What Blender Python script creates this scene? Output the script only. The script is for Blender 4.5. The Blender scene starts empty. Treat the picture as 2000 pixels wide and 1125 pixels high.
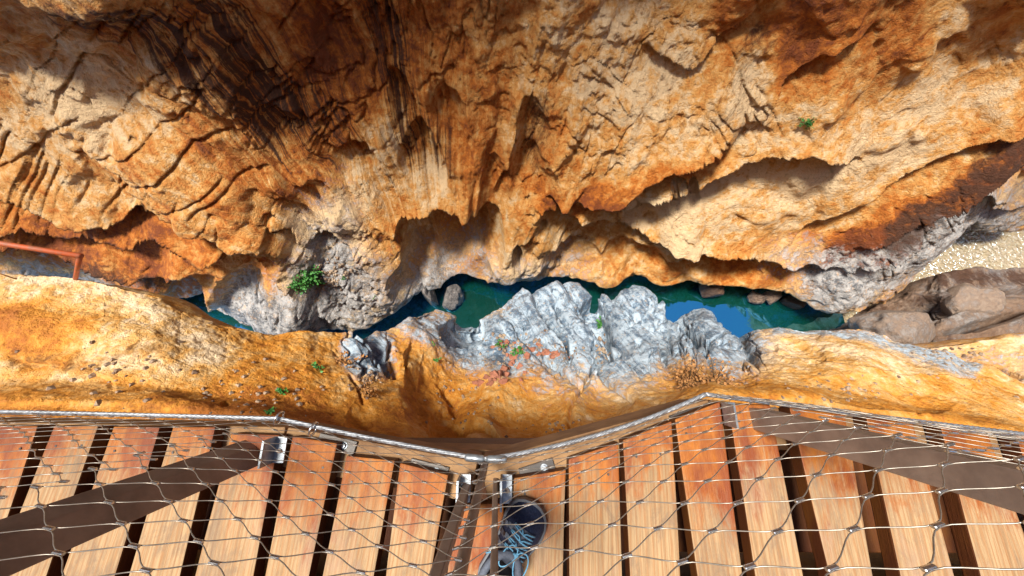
import bpy, bmesh, math, random
import numpy as np
from mathutils import Vector, Matrix

# ------------------------------------------------------------------ camera, sky, sun, exposure
F_PX = 700.0                       # focal length in pixels of the 2000 px wide photograph
TILT = math.radians(16.5)          # camera looks almost straight down, tipped out over the gorge
CAM_Z = 1.03                       # height of the lens over the boardwalk
scene = bpy.context.scene
COL = scene.collection
cam_data = bpy.data.cameras.new('camera')
cam_data.sensor_width = 36.0
cam_data.lens = F_PX / 2000.0 * 36.0
cam_data.clip_start = 0.02
cam_data.clip_end = 500.0
cam = bpy.data.objects.new('camera', cam_data)
cam.location = (0, 0, CAM_Z)
cam.rotation_euler = (TILT, 0, 0)
COL.objects.link(cam)
scene.camera = cam

SUN_EL = math.radians(75)
SUN_AZ = math.radians(276)         # direction the light comes from, clockwise from +y
world = bpy.data.worlds.new('World')
scene.world = world
world.use_nodes = True
wn = world.node_tree
wn.nodes.clear()
sky = wn.nodes.new('ShaderNodeTexSky')
sky.sky_type = 'NISHITA'
sky.sun_disc = False
sky.sun_elevation = SUN_EL
sky.sun_rotation = SUN_AZ
bg = wn.nodes.new('ShaderNodeBackground')
bg.inputs['Strength'].default_value = 0.13
wo = wn.nodes.new('ShaderNodeOutputWorld')
wn.links.new(sky.outputs[0], bg.inputs[0])
wn.links.new(bg.outputs[0], wo.inputs[0])

sun_data = bpy.data.lights.new('sun', 'SUN')
sun_data.energy = 4.8
sun_data.angle = math.radians(13)
sun_data.color = (1.0, 0.94, 0.84)
sun = bpy.data.objects.new('sun', sun_data)
sdir = Vector((math.sin(SUN_AZ) * math.cos(SUN_EL), math.cos(SUN_AZ) * math.cos(SUN_EL), math.sin(SUN_EL)))
sun.rotation_euler = sdir.to_track_quat('Z', 'Y').to_euler()
sun.location = (0, -5, 12)
COL.objects.link(sun)

scene.view_settings.view_transform = 'Standard'
scene.view_settings.look = 'None'
scene.view_settings.gamma = 1.0
scene.view_settings.exposure = 0.74

rnd = random.Random(7)
rng = np.random.default_rng(11)

# ------------------------------------------------------------------ pixel <-> place
CA, SA = math.cos(TILT), math.sin(TILT)

def at_z(px, py, z):
    px = np.asarray(px, float); py = np.asarray(py, float); z = np.asarray(z, float)
    X = (px - 1000.0) / F_PX
    Y = -(py - 562.5) / F_PX
    dz = Y * SA - CA
    t = (z - CAM_Z) / dz
    return np.stack(np.broadcast_arrays(X * t, (Y * CA + SA) * t, z), -1)

def V_at(px, py, z):
    return Vector([float(v) for v in at_z(px, py, z)])

def project(P):
    x, y, z = P[..., 0], P[..., 1], P[..., 2] - CAM_Z
    d = y * SA - z * CA
    u = y * CA + z * SA
    d = np.where(d > 0.02, d, 0.02)
    return 1000.0 + F_PX * x / d, 562.5 - F_PX * u / d, d

# ------------------------------------------------------------------ noise
_perm = np.random.default_rng(3).permutation(512).astype(np.int32)
_perm = np.concatenate([_perm, _perm])
_gr = np.random.default_rng(5).normal(size=(512, 3)).astype(np.float32)
_gr /= np.linalg.norm(_gr, axis=1, keepdims=True)

def perlin(P, seed=0):
    P = P.astype(np.float32) + np.float32(seed * 17.137)
    I = np.floor(P).astype(np.int32)
    f = P - I
    w = f * f * f * (f * (f * 6 - 15) + 10)
    I &= 511
    out = 0.0
    for cx in (0, 1):
        hx = _perm[(I[:, 0] + cx) & 511]
        wx = w[:, 0] if cx else 1 - w[:, 0]
        fx = f[:, 0] - cx
        for cy in (0, 1):
            hy = _perm[(hx + I[:, 1] + cy) & 511]
            wy = wx * (w[:, 1] if cy else 1 - w[:, 1])
            fy = f[:, 1] - cy
            for cz in (0, 1):
                g = _gr[_perm[(hy + I[:, 2] + cz) & 511]]
                wz = wy * (w[:, 2] if cz else 1 - w[:, 2])
                out = out + wz * (g[:, 0] * fx + g[:, 1] * fy + g[:, 2] * (f[:, 2] - cz))
    return out * 1.6

def fbm(P, octv=4, gain=0.5, lac=2.07, seed=0, ridged=False):
    s = 0.0; a = 1.0; n = 0.0
    for o in range(octv):
        v = perlin(P, seed + o)
        if ridged:
            v = 1 - 2.2 * np.abs(v)
        s = s + a * v; n += a
        a *= gain; P = P * lac
    return s / n

def sstep(a, b, x):
    t = np.clip((x - a) / (b - a), 0, 1)
    return t * t * (3 - 2 * t)

# ------------------------------------------------------------------ relief drawn on a surface: steps, grooves, hollows
def seg_dist(px, py, poly):
    best = np.full(px.shape, 1e9); sign = np.ones(px.shape); tt = np.zeros(px.shape)
    L = [math.hypot(b[0] - a[0], b[1] - a[1]) for a, b in zip(poly[:-1], poly[1:])]
    tot = sum(L); acc = 0
    for (a, b), l in zip(zip(poly[:-1], poly[1:]), L):
        dx, dy = b[0] - a[0], b[1] - a[1]
        t = np.clip(((px - a[0]) * dx + (py - a[1]) * dy) / (l * l), 0, 1)
        d = np.hypot(px - a[0] - t * dx, py - a[1] - t * dy)
        cr = dx * (py - a[1]) - dy * (px - a[0])
        m = d < best
        best = np.where(m, d, best); sign = np.where(m, np.sign(cr), sign)
        tt = np.where(m, (acc + t * l) / tot, tt)
        acc += l
    return best, sign, tt

def near_poly(px, py, poly, r):
    xs = [p[0] for p in poly]; ys = [p[1] for p in poly]
    return (px > min(xs) - r) & (px < max(xs) + r) & (py > min(ys) - r) & (py < max(ys) + r)

def ledge(out, px, py, poly, amp, below, above=12.0, up=0.35, taper=0.14):
    """surface above the line stands proud, below it is cut back and recovers over `below` px"""
    m = near_poly(px, py, poly, max(3 * below, 3 * above))
    if not m.any(): return
    d, s, t = seg_dist(px[m], py[m], poly)
    tp = np.clip(np.minimum(t, 1 - t) / taper, 0, 1)
    tp = tp * tp * (3 - 2 * tp)
    v = np.where(s > 0, -np.exp(-(d / below) ** 1.3) * np.clip(d / 3.0, 0, 1), up * np.exp(-d / above))
    out[m] += amp * v * tp

def groove(out, px, py, poly, amp, w, taper=0.1):
    m = near_poly(px, py, poly, 3 * w)
    if not m.any(): return
    d, s, t = seg_dist(px[m], py[m], poly)
    tp = np.clip(np.minimum(t, 1 - t) / taper, 0, 1)
    out[m] -= amp * np.exp(-(d / w) ** 2) * tp

def hollow(out, px, py, cx, cy, rx, ry, amp, rot=0.0, p=1.0):
    c, s = math.cos(math.radians(rot)), math.sin(math.radians(rot))
    dx, dy = px - cx, py - cy
    r2 = ((dx * c + dy * s) / rx) ** 2 + ((-dx * s + dy * c) / ry) ** 2
    m = r2 < 1
    out[m] -= amp * (1 - r2[m]) ** p

def patch(px, py, cx, cy, rx, ry, rot=0.0, soft=0.6):
    c, s = math.cos(math.radians(rot)), math.sin(math.radians(rot))
    dx, dy = px - cx, py - cy
    r = np.sqrt(((dx * c + dy * s) / rx) ** 2 + ((-dx * s + dy * c) / ry) ** 2)
    return 1 - sstep(1 - soft, 1 + soft, r)

def band(px, py, poly, w, soft=0.5):
    out = np.zeros(px.shape)
    m = near_poly(px, py, poly, 2 * w)
    if m.any():
        d, s, t = seg_dist(px[m], py[m], poly)
        out[m] = 1 - sstep(w * (1 - soft), w * (1 + soft), d)
    return out

# ------------------------------------------------------------------ mesh helpers
def link(o, parent=None):
    COL.objects.link(o)
    if parent is not None:
        o.parent = parent
    return o

def tag(o, label=None, category=None, group=None, kind=None):
    if label: o['label'] = label
    if category: o['category'] = category
    if group: o['group'] = group
    if kind: o['kind'] = kind
    return o

def empty(name, loc=(0, 0, 0)):
    o = bpy.data.objects.new(name, None)
    o.location = loc
    o.empty_display_size = 0.1
    return link(o)

def mesh_obj(name, verts, faces, mat, parent=None, smooth=False, loc=None):
    me = bpy.data.meshes.new(name)
    me.from_pydata([tuple(v) for v in verts], [], faces)
    me.update()
    if smooth:
        me.polygons.foreach_set('use_smooth', [True] * len(me.polygons))
    for m in (mat if isinstance(mat, (list, tuple)) else [mat]):
        me.materials.append(m)
    o = bpy.data.objects.new(name, me)
    if loc is not None:
        o.location = loc
    return link(o, parent)

def grid_obj(name, P, mat, tint=None, keep=None, flip=False, flow=None):
    """P: (rows, cols, 3) -> one smooth sheet"""
    R, C = P.shape[:2]
    idx = np.arange(R * C, dtype=np.int32).reshape(R, C)
    q = np.stack([idx[:-1, :-1], idx[:-1, 1:], idx[1:, 1:], idx[1:, :-1]], -1)
    if flip: q = q[..., ::-1]
    q = q.reshape(-1, 4)
    if keep is not None:
        q = q[keep.reshape(-1)]
    me = bpy.data.meshes.new(name)
    me.vertices.add(R * C)
    me.vertices.foreach_set('co', P.astype(np.float32).ravel())
    me.loops.add(q.size)
    me.loops.foreach_set('vertex_index', q.ravel())
    me.polygons.add(len(q))
    me.polygons.foreach_set('loop_start', np.arange(0, q.size, 4, dtype=np.int32))
    me.polygons.foreach_set('loop_total', np.full(len(q), 4, dtype=np.int32))
    me.polygons.foreach_set('use_smooth', np.ones(len(q), dtype=bool))
    me.update(calc_edges=True)
    if tint is not None:
        a = me.attributes.new('tint', 'FLOAT_COLOR', 'POINT')
        c = np.ones((R * C, 4), np.float32)
        c[:, :3] = tint.reshape(-1, 3)
        a.data.foreach_set('color', c.ravel())
    if flow is not None:
        a = me.attributes.new('flow', 'FLOAT_VECTOR', 'POINT')
        a.data.foreach_set('vector', flow.astype(np.float32).ravel())
    me.materials.append(mat)
    o = bpy.data.objects.new(name, me)
    return link(o)

def tube(points, radius, sides=6, closed=False, caps=True):
    pts = [Vector(p) for p in points]
    n = len(pts)
    rr = radius if isinstance(radius, (list, tuple)) else [radius] * n
    verts, faces = [], []
    prev = None
    for i, p in enumerate(pts):
        if closed:
            d = (pts[(i + 1) % n] - pts[i - 1]).normalized()
        else:
            d = (pts[min(i + 1, n - 1)] - pts[max(i - 1, 0)]).normalized()
        if prev is None:
            a = d.orthogonal().normalized()
        else:
            a = (prev - d * prev.dot(d)).normalized()
        prev = a
        b = d.cross(a)
        for k in range(sides):
            an = 2 * math.pi * k / sides
            verts.append(p + (a * math.cos(an) + b * math.sin(an)) * rr[i])
    m = n if closed else n - 1
    for i in range(m):
        j = (i + 1) % n
        for k in range(sides):
            l = (k + 1) % sides
            faces.append((i * sides + k, i * sides + l, j * sides + l, j * sides + k))
    if caps and not closed:
        faces.append(tuple(range(sides))[::-1])
        faces.append(tuple((n - 1) * sides + k for k in range(sides)))
    return verts, faces

def prism(base, top):
    """closed box from two matching rings of corners"""
    n = len(base)
    v = list(base) + list(top)
    f = [tuple(range(n))[::-1], tuple(range(n, 2 * n))]
    for k in range(n):
        l = (k + 1) % n
        f.append((k, l, n + l, n + k))
    return v, f

def bevel_obj(o, w=0.002, seg=2):
    bm = bmesh.new(); bm.from_mesh(o.data)
    bmesh.ops.recalc_face_normals(bm, faces=bm.faces)
    bmesh.ops.bevel(bm, geom=list(bm.edges), offset=w, segments=seg, affect='EDGES', profile=0.6)
    bm.to_mesh(o.data); bm.free()
    return o

def merge(parts):
    V, Fc = [], []
    for v, f in parts:
        n = len(V)
        V.extend(v)
        Fc.extend(tuple(i + n for i in t) for t in f)
    return V, Fc

# ------------------------------------------------------------------ materials
def new_mat(name):
    m = bpy.data.materials.new(name)
    m.use_nodes = True
    nt = m.node_tree
    nt.nodes.clear()
    out = nt.nodes.new('ShaderNodeOutputMaterial')
    bs = nt.nodes.new('ShaderNodeBsdfPrincipled')
    nt.links.new(bs.outputs[0], out.inputs[0])
    return m, nt, bs

class NB:
    """small helper to wire nodes"""
    def __init__(self, nt): self.nt = nt
    def n(self, t, **kw):
        nd = self.nt.nodes.new(t)
        for k, v in kw.items():
            setattr(nd, k, v)
        return nd
    def put(self, sock, v):
        if isinstance(v, bpy.types.NodeSocket): self.nt.links.new(v, sock)
        elif v is not None: sock.default_value = v
    def noise(self, vec, scale, detail=4, rough=0.55, dist=0.0):
        nd = self.n('ShaderNodeTexNoise')
        self.put(nd.inputs['Vector'], vec)
        nd.inputs['Scale'].default_value = scale
        nd.inputs['Detail'].default_value = detail
        nd.inputs['Roughness'].default_value = rough
        nd.inputs['Distortion'].default_value = dist
        return nd.outputs['Fac']
    def mapping(self, vec, scale=(1, 1, 1), rot=(0, 0, 0), loc=(0, 0, 0)):
        nd = self.n('ShaderNodeMapping')
        self.put(nd.inputs['Vector'], vec)
        nd.inputs['Scale'].default_value = scale
        nd.inputs['Rotation'].default_value = rot
        nd.inputs['Location'].default_value = loc
        return nd.outputs[0]
    def ramp(self, fac, a, b):
        nd = self.n('ShaderNodeMapRange')
        nd.interpolation_type = 'SMOOTHSTEP'
        self.put(nd.inputs['Value'], fac)
        nd.inputs['From Min'].default_value = a
        nd.inputs['From Max'].default_value = b
        return nd.outputs[0]
    def mix(self, fac, a, b, mode='MIX'):
        nd = self.n('ShaderNodeMix', data_type='RGBA', blend_type=mode)
        self.put(nd.inputs['Factor'], fac)
        self.put(nd.inputs['A'], a if isinstance(a, bpy.types.NodeSocket) else (*a, 1))
        self.put(nd.inputs['B'], b if isinstance(b, bpy.types.NodeSocket) else (*b, 1))
        return nd.outputs['Result']
    def math(self, op, a, b=None, c=None, clamp=False):
        nd = self.n('ShaderNodeMath', operation=op)
        nd.use_clamp = clamp
        self.put(nd.inputs[0], a); self.put(nd.inputs[1], b)
        if c is not None: self.put(nd.inputs[2], c)
        return nd.outputs[0]
    def bump(self, h, strength, dist, normal=None):
        nd = self.n('ShaderNodeBump')
        nd.inputs['Strength'].default_value = strength
        nd.inputs['Distance'].default_value = dist
        self.put(nd.inputs['Height'], h)
        if normal is not None: self.put(nd.inputs['Normal'], normal)
        return nd.outputs[0]

def rock_material(name, stops, scale=1.0, bump=0.9, rust=(0.20, 0.065, 0.018), fleck=1.0, slate=((0.12, 0.13, 0.145), (0.55, 0.53, 0.51))):
    """stops: chalk, tan, orange, rust - the warm rock from bleached to iron-stained"""
    m, nt, bs = new_mat(name)
    b = NB(nt)
    co = b.n('ShaderNodeTexCoord').outputs['Object']
    at = b.n('ShaderNodeAttribute', attribute_name='tint')
    fl = b.n('ShaderNodeAttribute', attribute_name='flow').outputs['Vector']
    fz = b.n('ShaderNodeSeparateXYZ'); nt.links.new(fl, fz.inputs[0]); fz = fz.outputs[2]
    sp = b.n('ShaderNodeSeparateColor')
    nt.links.new(at.outputs['Color'], sp.inputs[0])
    grey, stain_shade, warm = sp.outputs[0], sp.outputs[1], sp.outputs[2]
    def cen(v, k): return b.math('MULTIPLY', b.math('SUBTRACT', v, 0.5), k)
    n_big = b.noise(co, 0.8 * scale, 4, 0.6, 0.4)
    n_mid = b.noise(co, 3.4 * scale, 5, 0.66, 0.5)
    n_skin = b.noise(co, 7.0 * scale, 5, 0.72, 0.7)
    n_fine = b.noise(co, 20 * scale, 4, 0.7)
    n_grit = b.noise(co, 70 * scale, 2, 0.7)
    # runs along the flow of the face (attribute holds across, along)
    streak = b.noise(b.mapping(fl, (46.0, 2.0, 0.0)), 1.0, 4, 0.68, 0.25)
    lines = b.noise(b.mapping(fl, (130.0, 4.5, 0.0)), 1.0, 3, 0.65, 0.3)
    streak = b.math('ADD', 0.5, b.math('MULTIPLY', b.math('SUBTRACT', streak, 0.5), fz))
    lines = b.math('ADD', 0.5, b.math('MULTIPLY', b.math('SUBTRACT', lines, 0.5), fz))
    w = b.math('ADD', warm, cen(n_mid, 1.5))
    w = b.math('ADD', w, cen(streak, 1.3))
    w = b.math('ADD', w, cen(n_skin, 0.9))
    w = b.math('ADD', w, cen(n_big, 0.9))
    rp = b.n('ShaderNodeValToRGB')
    b.put(rp.inputs[0], w)
    el = rp.color_ramp.elements
    el[0].position = 0.02; el[0].color = (*stops[0], 1)
    el[1].position = 1.05 if False else 1.0; el[1].color = (*stops[3], 1)
    e = el.new(0.32); e.color = (*stops[1], 1)
    e = el.new(0.66); e.color = (*stops[2], 1)
    c = rp.outputs[0]
    c = b.mix(b.math('MULTIPLY', b.ramp(n_skin, 0.57, 0.70), 0.55 * fleck), c, rust)
    c = b.mix(b.math('MULTIPLY', b.ramp(n_fine, 0.58, 0.72), 0.45 * fleck), c, rust)
    c = b.mix(b.math('MULTIPLY', b.ramp(lines, 0.57, 0.70), 0.40 * fleck), c, rust)
    # grey limestone, white to blue-grey, banded along the flow
    gq = b.math('ADD', b.math('ADD', n_mid, cen(streak, 0.7)), cen(n_fine, 0.5))
    g = b.mix(b.ramp(gq, 0.34, 0.62), slate[0], slate[1])
    g = b.mix(b.math('MULTIPLY', b.ramp(lines, 0.52, 0.66), 0.6), g, (0.10, 0.13, 0.17))
    g = b.mix(b.math('MULTIPLY', b.ramp(n_skin, 0.56, 0.66), 0.4), g, stops[1])
    gf = b.math('ADD', b.math('MULTIPLY', grey, 1.2), cen(n_skin, 1.8))
    gf = b.math('ADD', gf, cen(n_mid, 1.8))
    gm = b.math('MULTIPLY', b.ramp(gf, 0.22, 1.0), b.ramp(grey, 0.02, 0.2))
    c = b.mix(gm, c, g)
    # mineral stains running down the face; painted shade on the low rocks
    sf = b.math('ADD', stain_shade, cen(streak, 3.4))
    sf = b.math('ADD', sf, cen(lines, 2.0))
    sf = b.math('ADD', sf, cen(n_skin, 1.0))
    sm = b.math('MULTIPLY', b.ramp(sf, 0.42, 1.0), b.ramp(stain_shade, 0.02, 0.25))
    c = b.mix(b.math('MULTIPLY', sm, 0.9), c, (0.060, 0.023, 0.010))
    c = b.mix(b.math('MULTIPLY', b.math('SUBTRACT', n_grit, 0.5), 0.9, clamp=True), c, (0.12, 0.06, 0.03))
    nt.links.new(c, bs.inputs['Base Color'])
    bs.inputs['Roughness'].default_value = 0.66
    bs.inputs['Specular IOR Level'].default_value = 0.4
    h = b.math('ADD', b.math('MULTIPLY', n_fine, 0.8), b.math('MULTIPLY', n_grit, 0.3))
    h = b.math('ADD', h, b.math('MULTIPLY', n_skin, 1.7))
    h = b.math('ADD', h, b.math('MULTIPLY', lines, 0.7))
    nt.links.new(b.bump(h, bump, 0.07 / scale), bs.inputs['Normal'])
    return m

M_FAR = rock_material('rock_far_face', [(0.80, 0.57, 0.32), (0.70, 0.35, 0.095), (0.53, 0.155, 0.014), (0.22, 0.052, 0.009)], 1.0, 0.95)
M_NEAR = rock_material('rock_ochre', [(0.74, 0.56, 0.35), (0.62, 0.36, 0.12), (0.60, 0.245, 0.026), (0.38, 0.12, 0.012)], 2.0, 0.6, (0.26, 0.10, 0.025), 0.45, ((0.07, 0.125, 0.19), (0.40, 0.49, 0.57)))

M_LOW = rock_material('rock_shaded_brown', [(0.34, 0.26, 0.20), (0.27, 0.185, 0.13), (0.20, 0.12, 0.075), (0.11, 0.06, 0.035)], 1.0, 0.8, (0.09, 0.05, 0.03), 0.6, ((0.10, 0.095, 0.095), (0.30, 0.27, 0.25)))  # browns lowered to hold the shade the low rocks and boulders lie in

def flat_mat(name, col, rough=0.5, metal=0.0, spec=0.5, var=0.25, scale=40.0, col2=None, bump=0.0):
    m, nt, bs = new_mat(name)
    b = NB(nt)
    co = b.n('ShaderNodeTexCoord').outputs['Object']
    n = b.noise(co, scale, 5, 0.65)
    c2 = col2 if col2 else tuple(v * (1 - var) for v in col)
    c = b.mix(b.ramp(n, 0.38, 0.66), col, c2)
    nt.links.new(c, bs.inputs['Base Color'])
    bs.inputs['Roughness'].default_value = rough
    bs.inputs['Metallic'].default_value = metal
    bs.inputs['Specular IOR Level'].default_value = spec
    if bump:
        nt.links.new(b.bump(n, bump, 0.01), bs.inputs['Normal'])
    return m

M_STEEL = flat_mat('bronzed_steel', (0.33, 0.25, 0.20), 0.5, 0.1, 0.4, 0.5, 9, (0.22, 0.165, 0.135), 0.2)
M_GALV = flat_mat('galvanised_steel', (0.36, 0.40, 0.44), 0.42, 0.7, 0.5, 0.3, 60)
M_WIRE = flat_mat('stainless_wire', (0.40, 0.36, 0.31), 0.42, 0.75, 0.5, 0.3, 90)
M_ROPE = flat_mat('dull_steel_rope', (0.36, 0.38, 0.41), 0.5, 0.6, 0.4, 0.4, 120)
M_FERR = flat_mat('ferrule_metal', (0.78, 0.80, 0.82), 0.24, 0.95, 0.5, 0.2, 90)
M_STRAP = flat_mat('dark_steel', (0.085, 0.075, 0.068), 0.45, 0.4, 0.5, 0.3, 30)
M_PIPE = flat_mat('rusty_red_paint', (0.48, 0.085, 0.018), 0.6, 0.0, 0.4, 0.3, 14, (0.30, 0.10, 0.05), 0.4)
M_BEAM = flat_mat('weathered_edge_timber', (0.38, 0.22, 0.10), 0.7, 0, 0.3, 0.3, 9, (0.22, 0.115, 0.05), 0.3)
M_BRICK = flat_mat('broken_brick', (0.32, 0.13, 0.08), 0.85, 0, 0.2, 0.3, 30, (0.20, 0.08, 0.05), 0.3)
M_LEAF = flat_mat('green_leaf', (0.035, 0.16, 0.035), 0.55, 0, 0.4, 0.4, 30, (0.07, 0.22, 0.03))
M_DRY = flat_mat('dry_grass', (0.40, 0.20, 0.07), 0.8, 0, 0.2, 0.4, 30, (0.22, 0.10, 0.04))
M_STEM = flat_mat('plant_stem', (0.10, 0.06, 0.03), 0.8, 0, 0.2, 0.3, 30)

def wood_material(name, side=False):
    m, nt, bs = new_mat(name)
    b = NB(nt)
    co = b.n('ShaderNodeTexCoord').outputs['Object']
    oi = b.n('ShaderNodeObjectInfo')
    ri = oi.outputs['Random']
    wr = b.n('ShaderNodeSeparateColor'); nt.links.new(oi.outputs['Color'], wr.inputs[0]); wr = wr.outputs[0]
    off = b.n('ShaderNodeCombineXYZ')
    b.put(off.inputs[0], b.math('MULTIPLY', ri, 37.0)); b.put(off.inputs[1], b.math('MULTIPLY', ri, 91.0))
    va = b.n('ShaderNodeVectorMath', operation='ADD')
    nt.links.new(co, va.inputs[0]); nt.links.new(off.outputs[0], va.inputs[1])
    p = va.outputs[0]
    grain = b.noise(b.mapping(p, (110, 3.0, 110)), 1.0, 5, 0.75, 0.8)
    rings = b.n('ShaderNodeTexWave', wave_type='BANDS', bands_direction='X')
    b.put(rings.inputs['Vector'], b.mapping(p, (1.0, 0.10, 1.0)))
    rings.inputs['Scale'].default_value = 26; rings.inputs['Distortion'].default_value = 7.0
    rings.inputs['Detail'].default_value = 3; rings.inputs['Detail Scale'].default_value = 1.2
    blot = b.noise(b.mapping(p, (9, 3.5, 9)), 1.0, 5, 0.65, 0.4)
    chip = b.noise(b.mapping(p, (48, 11, 48)), 1.0, 5, 0.72, 0.6)
    bare = b.mix(b.ramp(grain, 0.35, 0.70), (0.40, 0.27, 0.145), (0.25, 0.145, 0.07))
    bare = b.mix(b.math('MULTIPLY', b.ramp(rings.outputs['Fac'], 0.6, 1.0), 0.5), bare, (0.30, 0.13, 0.045))
    dirt = b.noise(b.mapping(p, (14, 6, 14)), 1.0, 6, 0.75, 0.5)
    bare = b.mix(b.math('MULTIPLY', b.ramp(dirt, 0.46, 0.68), 0.75), bare, (0.19, 0.13, 0.085))
    bare = b.mix(b.math('MULTIPLY', b.ramp(blot, 0.52, 0.70), 0.55), bare, (0.36, 0.235, 0.16))
    varn = b.mix(b.ramp(blot, 0.36, 0.62), (0.45, 0.150, 0.018), (0.22, 0.052, 0.013))
    varn = b.mix(b.math('MULTIPLY', b.ramp(grain, 0.5, 0.75), 0.5), varn, (0.20, 0.05, 0.018))
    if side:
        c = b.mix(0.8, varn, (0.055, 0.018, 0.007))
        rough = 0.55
    else:
        sx = b.n('ShaderNodeSeparateXYZ'); nt.links.new(co, sx.inputs[0])
        # varnish survives near the outer plank ends, walked off further in
        d = b.math('SUBTRACT', 0.20, sx.outputs[1])
        f = b.math('MULTIPLY', d, 6.5)
        f = b.math('ADD', f, b.math('MULTIPLY', b.math('SUBTRACT', chip, 0.5), 2.8))
        f = b.math('ADD', f, b.math('MULTIPLY', b.math('SUBTRACT', blot, 0.5), 3.0))
        f = b.math('ADD', f, b.math('MULTIPLY', b.math('SUBTRACT', ri, 0.5), 0.7))
        f = b.math('ADD', f, b.math('SUBTRACT', wr, 0.5))
        vm = b.ramp(f, -0.35, 0.75)
        c = b.mix(vm, bare, varn)
        rn = b.n('ShaderNodeMapRange'); b.put(rn.inputs['Value'], vm)
        rn.inputs['To Min'].default_value = 0.7; rn.inputs['To Max'].default_value = 0.48
        rough = rn.outputs[0]
    nt.links.new(c, bs.inputs['Base Color'])
    b.put(bs.inputs['Roughness'], rough)
    bs.inputs['Specular IOR Level'].default_value = 0.25
    nt.links.new(b.bump(b.math('ADD', grain, b.math('MULTIPLY', chip, 0.6)), 0.5, 0.004), bs.inputs['Normal'])
    return m

M_WOOD = wood_material('worn_plank_top')
M_WSIDE = wood_material('varnished_plank_side', True)

# ------------------------------------------------------------------ water
WATER_Z = -13.0
def water_material(name, body, body2, ripple, scale, refl, tint):
    m, nt, bs = new_mat(name)
    b = NB(nt)
    co = b.n('ShaderNodeTexCoord').outputs['Object']
    n1 = b.noise(co, scale, 3, 0.5, 0.6)
    n2 = b.noise(co, 0.5, 3, 0.5)
    c = b.mix(b.ramp(n2, 0.35, 0.65), body, body2)
    nt.links.new(c, bs.inputs['Base Color'])
    bs.inputs['Roughness'].default_value = 0.04
    bs.inputs['IOR'].default_value = refl
    bs.inputs['Specular Tint'].default_value = (*tint, 1)
    nt.links.new(b.bump(n1, ripple, 0.05 if ripple < 0.5 else 0.25), bs.inputs['Normal'])
    return m
M_WATER = water_material('green_river_water', (0.001, 0.048, 0.034), (0.002, 0.056, 0.040), 0.035, 2.5, 6.5, (0.14, 0.50, 1.0))

def water_sheet(name, x0, x1, y0, y1, n, mat, z):
    xs = np.linspace(x0, x1, n); ys = np.linspace(y0, y1, max(3, n // 4))
    X, Y = np.meshgrid(xs, ys)
    return grid_obj(name, np.stack([X, Y, np.full_like(X, z)], -1), mat)
river = tag(water_sheet('river_water', -60, 60, -12, 30, 40, M_WATER, WATER_Z), kind='structure')

M_GOLD_REFLECT = water_material('gold_reflection_water', (0.58, 0.46, 0.28), (0.48, 0.37, 0.22), 1.0, 5.5, 3.8, (0.6, 0.8, 1.0))  # gold reflection of a sunlit wall, put into the base colour
tag(water_sheet('river_gold_reflection', 13.2, 59, 0.5, 29, 40, M_GOLD_REFLECT, WATER_Z + 0.012), kind='structure')

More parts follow.
